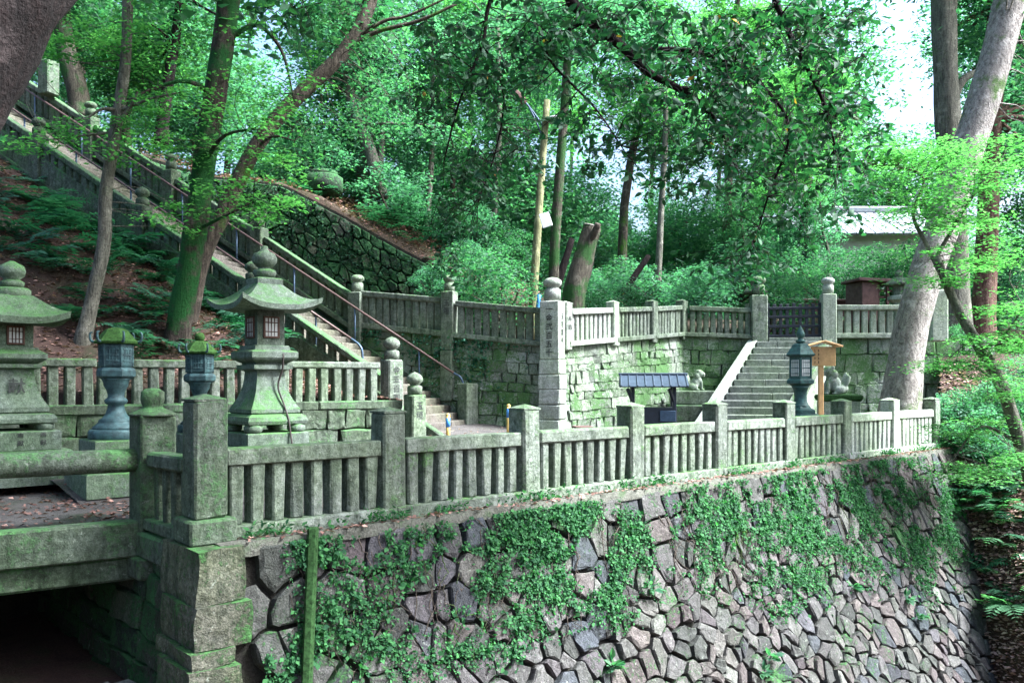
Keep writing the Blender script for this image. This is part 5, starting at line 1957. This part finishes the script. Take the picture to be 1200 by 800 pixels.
# --- maple on the right with layered light green sprays
mb = []
for px, py, rx, ry, d, dd, k in ((1010, 185, 70, 22, 17, 1, 15), (1090, 205, 80, 25, 17, 1, 20), (1160, 190, 60, 30, 17, 1, 14), (1120, 235, 45, 40, 16.8, .8, 14), (1085, 250, 80, 18, 17.5, 1, 16),
                                 (1150, 290, 60, 25, 16.5, 1, 14), (1170, 395, 45, 18, 16, .8, 12), (1130, 425, 50, 14, 16.2, .8, 12), (1175, 450, 45, 18, 16, .8, 12), (1150, 500, 55, 16, 16.8, .8, 13),
                                 (1185, 545, 35, 16, 16.2, .6, 9), (1120, 555, 40, 14, 17.2, .6, 7), (1190, 350, 30, 25, 16, .6, 8), (1075, 175, 60, 15, 16.5, .8, 9), (1090, 330, 40, 12, 16.8, .6, 7)):
    mb.append((px, py, rx, ry, d, dd, k))
pts, cents = sprays(mb, G, 110, .30, .14, .12)
tp = [([P(1222, 600, 17.2), P(1196, 520, 17.0), P(1175, 455, 16.8), P(1150, 410, 16.7), P(1128, 372, 16.7), P(1110, 335, 16.8), P(1098, 300, 16.9)], .15, .07),
      ([P(1110, 335, 16.8), P(1085, 285, 17), P(1070, 250, 17.2), P(1080, 205, 17.1), P(1010, 190, 17.0)], .05, .015),
      ([P(1098, 300, 16.9), P(1120, 262, 17), P(1150, 215, 17), P(1170, 190, 17)], .045, .012),
      ([P(1150, 410, 16.7), P(1175, 395, 16.3), P(1200, 360, 16)], .04, .012),
      ([P(1196, 520, 17.0), P(1150, 500, 16.9), P(1115, 540, 17.1)], .04, .012), ([P(1175, 455, 16.8), P(1140, 428, 16.4), P(1100, 425, 16.2)], .03, .01)]
branchy("maple_tree", "light green maple with a thin leaning trunk and layered sprays at the wall's end", tp, 'bark_grey', pts, cents, 'leaf_maple', .085, .86, .62, False, .010, G, zlo=-.3, zhi=.12)

# --- trees on the stair bank
M['bark_moss_a'] = bark_mat("bark_mossy_dark", (.055, .043, .036), (.11, .09, .07), moss=(.02, .085, .02), moss_lo=.46, moss_hi=.56)
lf = [(265, 165, 60, 45, 15.5, .8, 17), (310, 215, 40, 40, 16, .8, 12), (215, 90, 60, 50, 16, 1, 15), (330, 130, 40, 50, 16.5, .8, 12), (180, 175, 45, 30, 15.5, .8, 11), (260, 240, 40, 22, 15.6, .6, 9), (295, 60, 60, 50, 16.5, 1, 12)]
lf = [(a, b_, c * 1.3, d * 1.3, e, f * 1.4, int(k * 1.2)) for a, b_, c, d, e, f, k in lf]
pts, cents = sprays(lf, G, 42, .22, .3, .15)
tp = [([P(203, 428, 16.2), P(212, 370, 16.2), P(226, 290, 16.3), P(236, 215, 16.3), P(247, 140, 16.4), P(262, 50, 16.5), P(272, -40, 16.6), P(280, -180, 16.8)], .23, .20),
      ([P(240, 190, 16.3), P(262, 160, 15.8), P(300, 150, 15.5)], .05, .015), ([P(250, 110, 16.4), P(215, 95, 16), P(170, 108, 15.7), P(150, 118, 15.5)], .05, .015),
      ([P(262, 50, 16.5), P(300, 30, 16.5), P(330, 60, 16.5), P(345, 120, 16.5)], .06, .015), ([P(230, 270, 16.3), P(270, 250, 15.8), P(310, 230, 15.9)], .035, .012)]
branchy("mossy_tree", "tall upright tree with bright moss on its lower trunk, on the stair bank", tp, 'bark_moss_a', pts, cents, 'leaf_maple', .095, .7, .6, False, .010, G, seg=18, rough=.1, zlo=-.4, zhi=.15,
        crowns=[(Vector((-5.2, 17.5, 13.2)), 1.35, 'mid1', 1.0), (Vector((-8.5, 16.5, 13.0)), 1.1, 'maple0', 3.0)])  # crowns above the view, added to keep the sun off the bank
lf = [(420, 20, 60, 50, 18, 1, 12), (380, 30, 40, 40, 18, 1, 9), (455, 110, 40, 50, 18.3, .8, 10), (360, 150, 35, 45, 18, 1, 8), (410, 140, 30, 30, 18, .8, 6)]
pts, cents = sprays(lf, G, 80, .30, .4, .15)
tp = [([P(206, 425, 17.0), P(236, 305, 17.1), P(262, 250, 17.2), P(298, 175, 17.4), P(340, 122, 17.6), P(393, 72, 17.9), P(425, 25, 18.1), P(442, -40, 18.3), P(455, -160, 18.6)], .18, .13),
      ([P(405, 58, 18), P(440, 38, 18), P(490, 25, 18), P(535, 5, 18)], .06, .03), ([P(412, 48, 18), P(450, 25, 18), P(480, 18, 18), P(540, -10, 18)], .05, .02),
      ([P(298, 175, 17.4), P(320, 160, 17.2), P(345, 165, 17)], .04, .012)]
branchy("leaning_bank_tree", "grey brown tree leaning right from the foot of the mossy tree on the stair bank", tp, 'bark', pts, cents, 'leaf_mid', .10, .55, .55, False, .012, G, seg=16, rough=.12,
        crowns=[(Vector((-3.0, 20.5, 15.2)), 1.1, 'mid1', .3)])  # unseen upper crown, added to shade the bank and stairs
lf = [(110, 150, 55, 14, 14.9, .6, 7), (60, 165, 40, 16, 14.8, .6, 5), (190, 120, 50, 16, 15, .6, 5), (140, 40, 50, 50, 15, .8, 10), (205, 255, 25, 20, 15.2, .5, 5), (40, 60, 50, 40, 15, .8, 8)]
pts, cents = sprays(lf, G, 70, .22, .2, .1)
tp = [([P(92, 424, 15.0), P(108, 350, 15.0), P(122, 285, 15.0), P(124, 225, 15.0), P(136, 150, 15.1), P(147, 70, 15.2), P(150, -20, 15.3), P(150, -140, 15.4)], .125, .085),
      ([P(139, 130, 15.1), P(120, 128, 14.9), P(100, 140, 14.8)], .04, .015), ([P(136, 150, 15.1), P(160, 112, 15.0), P(155, 106, 14.9)], .035, .012),
      ([P(139, 130, 15.1), P(180, 115, 15), P(215, 108, 15)], .03, .01), ([P(136, 155, 15.1), P(90, 160, 14.9), P(50, 165, 14.8)], .03, .01)]
branchy("slender_tree", "slender bare grey trunk with a broken pale branch on the stair bank", tp, 'bark_grey', pts, cents, 'leaf_maple', .085, .7, .6, False, .009, G, seg=12, rough=.1, zlo=-.4, zhi=.15)

# --- dark trunk close by at the top left, its unseen crown spread wide to shade the left of the court
tp = [([Vector((-3.4, 4.2, -1.2)), P(-230, 500, 4.3), P(-140, 280, 4.4), P(-62, 110, 4.5), P(6, 0, 4.6), P(70, -110, 4.8), P(150, -300, 5.2), P(200, -560, 5.6)], .31, .24),
      ([P(75, -110, 4.8), P(-60, -300, 5.5), P(-200, -420, 6.5)], .16, .05), ([P(150, -300, 5.2), P(250, -420, 7), P(300, -420, 9), P(420, -330, 12), P(520, -280, 15)], .14, .04)]
cl_ = []
for _ in range(95):
    cl_.append(np.array([G.uniform(-9, 0.5), G.uniform(3.5, 12), G.uniform(7.6, 11)]))
for _ in range(300):  # clusters above the view, added only to shade the left court
    y_ = G.uniform(6, 17)
    cl_.append(np.array([G.uniform(-6, 3.5), y_, 2.3 + .46 * y_ + G.uniform(0, 3.5)]))
for _ in range(260):  # low side clusters out of view, added to darken left facing stone
    y_ = G.uniform(-6, 11)
    cl_.append(np.array([-.6 * max(y_, 0) - 2.3 - G.uniform(0, 5), y_, G.uniform(1.2, 9)]))
pts = np.concatenate([c + G.normal(0, 1, (95, 3)) * np.array([.5, .5, .3]) for c in cl_])
branchy("dark_near_tree", "thick dark reddish brown trunk leaning across the top left corner", tp, 'bark_dark', pts, cl_, 'leaf_dark', .14, .5, .5, False, .012, G, seg=20, rough=.14)

# --- other recognisable trunks
tree("mossy_stair_tree", "short mossy leaning trunk beside the head of the great stairs", [P(97, 140, 26), P(90, 105, 26), P(78, 60, 26), P(72, 10, 26), P(70, -80, 26)], .33, .22, 'bark_moss', [(P(60, -60, 26), .75, 'mid0', 1.1), (P(20, 20, 28), .6, 'maple0', 2.1)], seg=12)
tree("forked_tree", "forked grey trunk on the brow above the rubble wall", [P(443, 232, 28.5), P(440, 200, 28.5), P(430, 165, 28.5), P(415, 130, 28.5), P(404, 70, 28.5), P(395, -10, 28.5)], .26, .13, 'bark_grey',
     [(P(395, 30, 28.5), .7, 'cool0', .5), (P(440, 90, 29), .6, 'cool1', 4), (P(480, 150, 29.5), .5, 'cool0', 2)], seg=12, extra=[([P(442, 215, 28.5), P(447, 170, 28.6), P(450, 110, 28.8)], .15, .07), ([P(415, 130, 28.5), P(440, 95, 28.7), P(460, 60, 29)], .09, .03)])
tree("brow_tree", "straight dark trunk beside the forked tree on the brow", [P(421, 228, 30), P(428, 180, 30), P(434, 100, 30), P(437, 0, 30)], .24, .14, 'bark', [(P(437, -10, 30), .7, 'mid1', 1), (P(400, 90, 31), .6, 'maple0', 1.8)], seg=12)
tree("thin_dark_tree", "thin dark trunk rising behind the top of the stairs", [P(188, 170, 27), P(195, 110, 27), P(206, 40, 27), P(216, -40, 27)], .20, .13, 'bark_dark', [(P(215, -10, 27), .7, 'mid0', 3.3), (P(170, 60, 28), .6, 'maple0', 5)], seg=10)
tree("twin_dark_tree", "dark mossy trunk standing close behind the lamp pole", [P(648, 372, 25), P(650, 290, 25), P(656, 200, 25), P(662, 120, 25), P(668, 10, 25)], .17, .11, 'bark_moss', [(P(668, 0, 25), .7, 'cool0', .2), (P(640, 80, 26.5), .5, 'cool1', 2.2)], seg=10)
for px, lab in ((497, "thin straight trunk in the wood left of the lamp pole"), (770, "thin grey trunk in the wood behind the pale terrace fence"), (575, "very slender pale trunk in the wood above the inscribed fence post")):
    tree("thin_tree", lab, [P(px, 350, 30), P(px + 4, 260, 30), P(px + 10, 150, 30), P(px + 8, 20, 30)], .13, .08, 'bark_grey', [(P(px, 40, 30), .6, 'cool1', px), (P(px + 20, 150, 31), .5, 'mid0', px)], seg=8)

# --- cut trunk with a sawn face, and dead logs
st_ = thing("cut_trunk", "thick mossy cut trunk with a pale sawn top leaning behind the terrace fence", "tree stump", P(670, 385, 23.6))
tube("trunk", [P(667, 392, 23.6), P(674, 340, 23.6), P(685, 295, 23.7), P(694, 266, 23.7)], .36, .25, M['bark_moss'], st_, 16, 12, .16, 3)
ax = (P(694, 266, 23.7) - P(685, 295, 23.7)).normalized()
e = P(694, 265.5, 23.7)
rq = ax.to_track_quat('Z', 'Y').to_matrix().to_4x4()
V, F = lathe_geo([(.245, -.02), (.255, .0), (.235, .015), (.1, .02)], 16)
link("sawn_face", pymesh("sawn_face", V, F), st_, M['wood_cut'], Matrix.Translation(e) @ rq)
tube("branch_stub", [P(690, 285, 23.6), P(697, 272, 23.4), P(701, 262, 23.3)], .10, .09, M['bark'], st_, 8, 5)
for i, (a_, b_, r_, lab) in enumerate(((P(640, 372, 25.4), P(670, 280, 25.8), .16, "dead brown log leaning behind the cut trunk"), (P(715, 365, 27), P(760, 300, 27.5), .14, "dead branch lying against the dark slope behind the pale fence"), (P(770, 368, 27), P(735, 330, 28), .12, "broken brown branch on the dark slope by the inner corner"))):
    tag(tube("dead_log", [a_, a_.lerp(b_, .5) + Vector((.05, 0, .08)), b_], r_, r_ * .6, M['bark_dark'], None, 9, 8, .15, i), lab, "log")

# ------------------------------------------------------------------ ferns and small plants
def fern_mesh(name, g, nf=9, L=.6, mat='leaf_fern'):
    """a rosette of arching fronds, one connected mesh"""
    V, F = [(0, 0, 0)], []
    for k in range(nf):
        a = 6.283 * k / nf + g.uniform(-.3, .3)
        l_ = L * g.uniform(.7, 1.2)
        d = Vector((math.cos(a), math.sin(a), 0))
        side = Vector((-d.y, d.x, 0))
        rise_ = g.uniform(.7, 1.4)
        prev = 0
        m = 10
        for j in range(1, m + 1):
            t = j / m
            c = d * (t * l_) + Vector((0, 0, rise_ * l_ * (t - t * t * .85)))
            ci = len(V)
            V.append(c)
            V.append(c + side * .006)
            F.append((prev, ci, ci + 1))
            pl = l_ * .30 * math.sin(math.pi * (t * .86 + .12)) + .01
            for s_ in (-1, 1):
                dd = (side * s_ + d * .45 + Vector((0, 0, -.12)) + Vector(g.normal(0, .06, 3))).normalized()
                w = d * pl * .24
                b0 = len(V)
                mid = c + dd * pl * .45
                V += [mid + w + Vector((0, 0, .01)), c + dd * pl, mid - w + Vector((0, 0, .01))]
                F.append((ci, b0, b0 + 1, b0 + 2))
            prev = ci
    me = pymesh(name, V, F)
    me.materials.append(M[mat])
    return me


FERN2 = [fern_mesh("fern_light_%d" % i, G, 6 + i, .70, 'leaf_mid') for i in range(3)]
FERN = [fern_mesh("fern_%d" % i, G, 5 + i, .70) for i in range(4)]


def bank_pt(a, b_):
    nr, nc = len(bank_rows), len(bank_rows[0])
    u, v = b_ * (nr - 1), a * (nc - 1)
    i, j = min(int(u), nr - 2), min(int(v), nc - 2)
    fu, fv = u - i, v - j
    p = (bank_rows[i][j] * (1 - fu) + bank_rows[i + 1][j] * fu) * (1 - fv) + (bank_rows[i][j + 1] * (1 - fu) + bank_rows[i + 1][j + 1] * fu) * fv
    return p + Vector((0, 0, .16 * mnoise.fractal(p * .6, 1.0, 2.0, 4)))


def in_blobs(px, py, blobs):
    v = 0
    for (x, y, rx, ry, w) in blobs:
        q = ((px - x) / rx) ** 2 + ((py - y) / ry) ** 2
        v = max(v, w * max(0, 1.25 - q))
    return v


fern_blobs = [(45, 250, 90, 62, 1), (110, 300, 70, 30, 1), (20, 190, 60, 40, .8), (180, 330, 40, 30, .5), (95, 365, 40, 25, .6), (280, 385, 60, 45, .9), (180, 385, 50, 25, .6), (240, 330, 40, 40, .5)]
cnt = 0
for _ in range(900):
    p = bank_pt(G.uniform(0.02, .75), G.uniform(.06, .97))
    px, py = pix(p)
    if G.uniform() > in_blobs(px, py - 12, fern_blobs) * .36: continue
    o = link("fern", FERN[cnt % 4], None, None, Matrix.Translation(p) @ Matrix.Rotation(G.uniform(0, 6.28), 4, 'Z') @ Matrix.Rotation(G.uniform(-.4, .4), 4, 'X') @ Matrix.Scale(G.uniform(.6, 1.25), 4))
    tag(o, "green fern growing on the leaf strewn bank below the great stairs", "fern", "ferns on the stair bank")
    cnt += 1
    if cnt >= 120: break
# ferns and weeds on the right hand bank
def rb_pt(u, v):
    nr, nc = len(RB), len(RB[0])
    u, v = u * (nr - 1), v * (nc - 1)
    i, j = min(int(u), nr - 2), min(int(v), nc - 2)
    fu, fv = u - i, v - j
    p = (RB[i][j] * (1 - fu) + RB[i + 1][j] * fu) * (1 - fv) + (RB[i][j + 1] * (1 - fu) + RB[i + 1][j + 1] * fu) * fv
    return p + Vector((0, 0, .12 * mnoise.fractal(p * .6, 1.0, 2.0, 4)))
for i in range(70):
    p = rb_pt(.25 + .6 * G.uniform() ** 1.7, G.uniform(0, .45))
    o = link("fern", FERN2[i % 3], None, None, Matrix.Translation(p) @ Matrix.Rotation(G.uniform(0, 6.28), 4, 'Z') @ Matrix.Rotation(G.uniform(-.6, .6), 4, 'X') @ Matrix.Scale(G.uniform(.5, 1.05), 4))
    tag(o, "green fern on the slope beyond the end of the retaining wall", "fern", "ferns beyond the wall end")
for i in range(24):
    p = rb_pt(G.uniform(.0, .28), G.uniform(.05, .75)) if i < 17 else rb_pt(G.uniform(.2, .45), G.uniform(.05, .5))
    shrub(p, G.uniform(.5, .9), G.choice(['shrub0', 'shrub1']), "leafy shrub on the slope beyond the end of the retaining wall", "shrubs beyond the wall end")
for i in range(26):
    bd = G.uniform(0, 5)
    j = int(G.integers(5, 12))
    a_, b_ = HF[j], HF[j + 1]
    f = G.uniform(0, 1)
    p = a_.lerp(b_, f)
    p = Vector((p.x, p.y + bd, p.z + (rise[j] * (1 - f) + rise[j + 1] * f) * min(bd, 4) + .05))
    o = link("fern", FERN[i % 4], None, None, Matrix.Translation(p) @ Matrix.Rotation(G.uniform(0, 6.28), 4, 'Z') @ Matrix.Scale(G.uniform(.9, 1.7), 4))
    tag(o, "dark fern on the brow above the rubble wall", "fern", "ferns above the rubble wall")

# ------------------------------------------------------------------ ivy on the retaining wall, terrace wall and along the plinth
ivy = [(560, 628, 115, 30, 1), (650, 625, 110, 45, 1.2), (690, 680, 75, 50, 1.1), (620, 690, 90, 60, .65), (450, 640, 90, 30, .9), (370, 650, 40, 30, .9), (400, 720, 80, 70, .45), (560, 745, 70, 45, .6),
       (330, 770, 50, 40, .7), (880, 605, 85, 55, .75), (965, 590, 85, 75, .85), (1030, 560, 60, 45, .8), (800, 620, 40, 60, .6), (830, 660, 50, 60, .3), (730, 700, 40, 40, .7), (1090, 640, 45, 80, .6), (930, 680, 60, 50, .45),
       (450, 760, 80, 50, .5), (1050, 640, 60, 60, .5), (500, 700, 80, 50, .45)]
C, Dn = [], []
tries = 0
while len(C) < 60000 and tries < 420000:
    tries += 1
    s_, t_ = G.uniform(.35, 17.4), abs(G.normal(0, 1.9))
    if t_ > 5: continue
    p = wall_surf(s_, t_, .03)
    px, py = pix(p)
    if py > 820: continue
    m_ = in_blobs(px, py, ivy)
    if m_ <= 0: continue
    nz = .5 + .5 * mnoise.fractal(p * 1.5, 1.0, 2.0, 4)
    nz2 = mnoise.noise(p * 7.0)
    if G.uniform() > m_ * max(0, nz * 2.7 - 1.05 + nz2 * .9): continue
    C.append(wall_surf(s_, t_, .03 + abs(G.normal(0, .03)) + .05 * max(0, nz2)))
C = np.array([tuple(c) for c in C])
n = len(C)
nn_ = np.array([tuple(N * .85 + Vector((0, 0, .5)))])
nr = unit(nn_ + G.normal(0, .45, (n, 3)))
d_ = unit(rand_dirs(n, G, -.95, .1))
V_, F_ = leaf_arrays(C, .034 * np.clip(G.lognormal(0, .42, n), .45, 2.6), d_, nr, .75, .1)
tag(link("wall_ivy", npmesh("wall_ivy", V_, F_), None, M['leaf_ivy']), "small leaved green creeper and moss spread over the retaining wall", "creeper", kind="stuff")

V, F = [], []
for _ in range(170):
    s_, t_ = G.uniform(.5, 17), abs(G.normal(0, .5))
    line = []
    for _k in range(int(G.integers(8, 26))):
        p = wall_surf(s_, t_, .045 + .015 * math.sin(_k * 1.3))
        if in_blobs(*pix(p), ivy) <= .05: break
        line.append(p)
        s_ += G.normal(0, .05)
        t_ += abs(G.normal(.06, .04))
    if len(line) > 4: tube_geo(line, [.007 - .004 * i / len(line) for i in range(len(line))], 4, V, F, cap=False)
tag(link("creeper_stems", pymesh("creeper_stems", V, F, True), None, M['bark']), "thin brown creeper stems trailing down the retaining wall", "creeper stems", kind="stuff")
C = []
for _ in range(5200):
    f = G.uniform(0, 1)
    y = abs(G.normal(0, .55))
    p = L0.lerp(C0, f)
    zt_ = zL + (zP - zL) * f
    q = Vector((p.x, p.y, zt_ - y)) + n_a * (.05 + abs(G.normal(0, .08)))
    nz = .5 + .5 * mnoise.fractal(q * 1.2, 1.0, 2.0, 4)
    if f > .9 or G.uniform() > nz * 2.1 - .75 + (.3 if .35 < f < .7 else -.1): continue
    C.append(tuple(q))
CR = []
for _ in range(9000):
    x_, y_ = G.uniform(0, tot), abs(G.normal(.4, 1.5))
    q = rub_surf(x_, y_, .05 + abs(G.normal(0, .05)))
    if G.uniform() > .9 * (.5 + .9 * mnoise.fractal(q * .9, 1.0, 2.0, 4)) + .12: continue
    CR.append(tuple(q))
tag(link("rubble_wall_moss", leaf_mesh("rubble_wall_moss", np.array(CR), .08, G, .3, -.9, .2, .8), None, M['leaf_moss']), "dark green moss and creepers over the rubble wall behind the stairs", "creeper", kind="stuff")
tag(link("terrace_ivy", leaf_mesh("terrace_ivy", np.array(C), .075, G, .3, -.9, .2, .7), None, M['leaf_fern']), "dark ivy hanging on the terrace wall beside the great stairs", "ivy", kind="stuff")
C = []
for _ in range(3000):
    s_ = G.uniform(.3, 16.6)
    if mnoise.noise(Vector((s_ * 1.3, 4, 0))) < .05 and G.uniform() > .12: continue
    C.append(tuple(SPt(s_, -G.uniform(.16, .34), .0 + abs(G.normal(0, .06)))))
tag(link("fence_weeds", leaf_mesh("fence_weeds", np.array(C), .065, G, .3, .0, .9, .4), None, M['leaf_ivy']), "low green weeds along the foot of the front fence", "weeds", kind="stuff")
# a few broad leaved plants growing out of the wall
for i, (px, py) in enumerate(((722, 782), (905, 768), (1000, 690), (895, 790), (1075, 720), (760, 690), (1060, 700))):
    best = None
    for s_ in np.linspace(.5, 17, 120):
        for t_ in np.linspace(.2, 5, 60):
            q = wall_surf(s_, t_, .05)
            a, b_ = pix(q)
            e_ = (a - px) ** 2 + (b_ - py) ** 2
            if best is None or e_ < best[0]: best = (e_, q)
    c = np.array(best[1])
    n = 26
    d = unit(rand_dirs(n, G, -.5, .9) + np.array([[N.x, N.y, 0]]) * .5)
    V_, F_ = leaf_arrays(np.repeat(c[None], n, 0) + d * .05 * G.uniform(0, 2, (n, 1)), .115 * G.uniform(.5, 1.4, n), d, unit(np.array([[0, 0, 1.0]]) + G.normal(0, .4, (n, 3))), .5, .12, True)
    tag(link("wall_plant", npmesh("wall_plant", V_, F_), None, M['leaf_mid']), "small bright green plant sprouting from the joints of the retaining wall", "plant", "plants sprouting from the retaining wall")

# ------------------------------------------------------------------ fallen leaves
def litter(name, label, C, size=.075, mat='leaf_dead'):
    C = np.array(C)
    n = len(C)
    d = unit(rand_dirs(n, G, -.25, .3))
    nr = unit(np.array([[0, 0, 1.0]]) + G.normal(0, .35, (n, 3)))
    V_, F_ = leaf_arrays(C, size * G.uniform(.6, 1.4, n), d, nr, .6, .15)
    return tag(link(name, npmesh(name, V_, F_), None, M[mat]), label, "fallen leaves", kind="stuff")


litter("bank_leaf_litter", "reddish brown fallen leaves covering the stair bank", [tuple(bank_pt(G.uniform(0, .85), G.uniform(0.02, 1)) + Vector((0, 0, .02))) for _ in range(15000)], .085)
C = []
for _ in range(17000):
    C.append(tuple(rb_pt(G.uniform(.05, 1), G.uniform(0, .7)) + Vector((0, 0, .02))))
litter("slope_leaf_litter", "pinkish brown fallen leaves on the slope beyond the wall end", C, .10, 'leaf_dead_pale')
C = []
for _ in range(10000):
    bd = G.uniform(0, 6)
    j = int(G.integers(3, 11))
    f = G.uniform(0, 1)
    p = HF[j].lerp(HF[j + 1], f)
    C.append((p.x, p.y + bd, p.z + (rise[j] * (1 - f) + rise[j + 1] * f) * min(bd, 4) + .06 + G.uniform(-.1, .12)))
litter("brow_leaf_litter", "dull pink fallen leaves on the slope above the rubble wall", C, .10)
C = []
for _ in range(900):
    s_ = G.uniform(0.2, 17)
    C.append(tuple(SPt(s_, -G.uniform(.17, .40), .008)))
for _ in range(3800):
    k_, q_ = G.uniform(-.2, 5), G.uniform(.3, 4.6)
    if mnoise.noise(Vector((k_, q_, 0)) * 1.5) < -.05 and G.uniform() > .2: continue
    C.append(tuple(BP(k_, q_, .018)))
for _ in range(1600):
    p = SPt(G.uniform(-.2, 16), G.uniform(.3, 6.5))
    C.append((p.x, p.y, gz(p) + .02))
for _ in range(420):
    k_ = G.integers(0, 50)
    C.append(tuple(stair(-1.62 + RUN * k_ + .02 + RUN * G.uniform(.5, .95), G.uniform(.1, SWID - .1), 0)[:2]) + (S0.z + SLOPE * (-1.62 + RUN * (k_ + .5)) + .01,))
litter("court_leaf_litter", "scattered red brown fallen leaves on the court, bridge deck and wall ledge", C, .065)
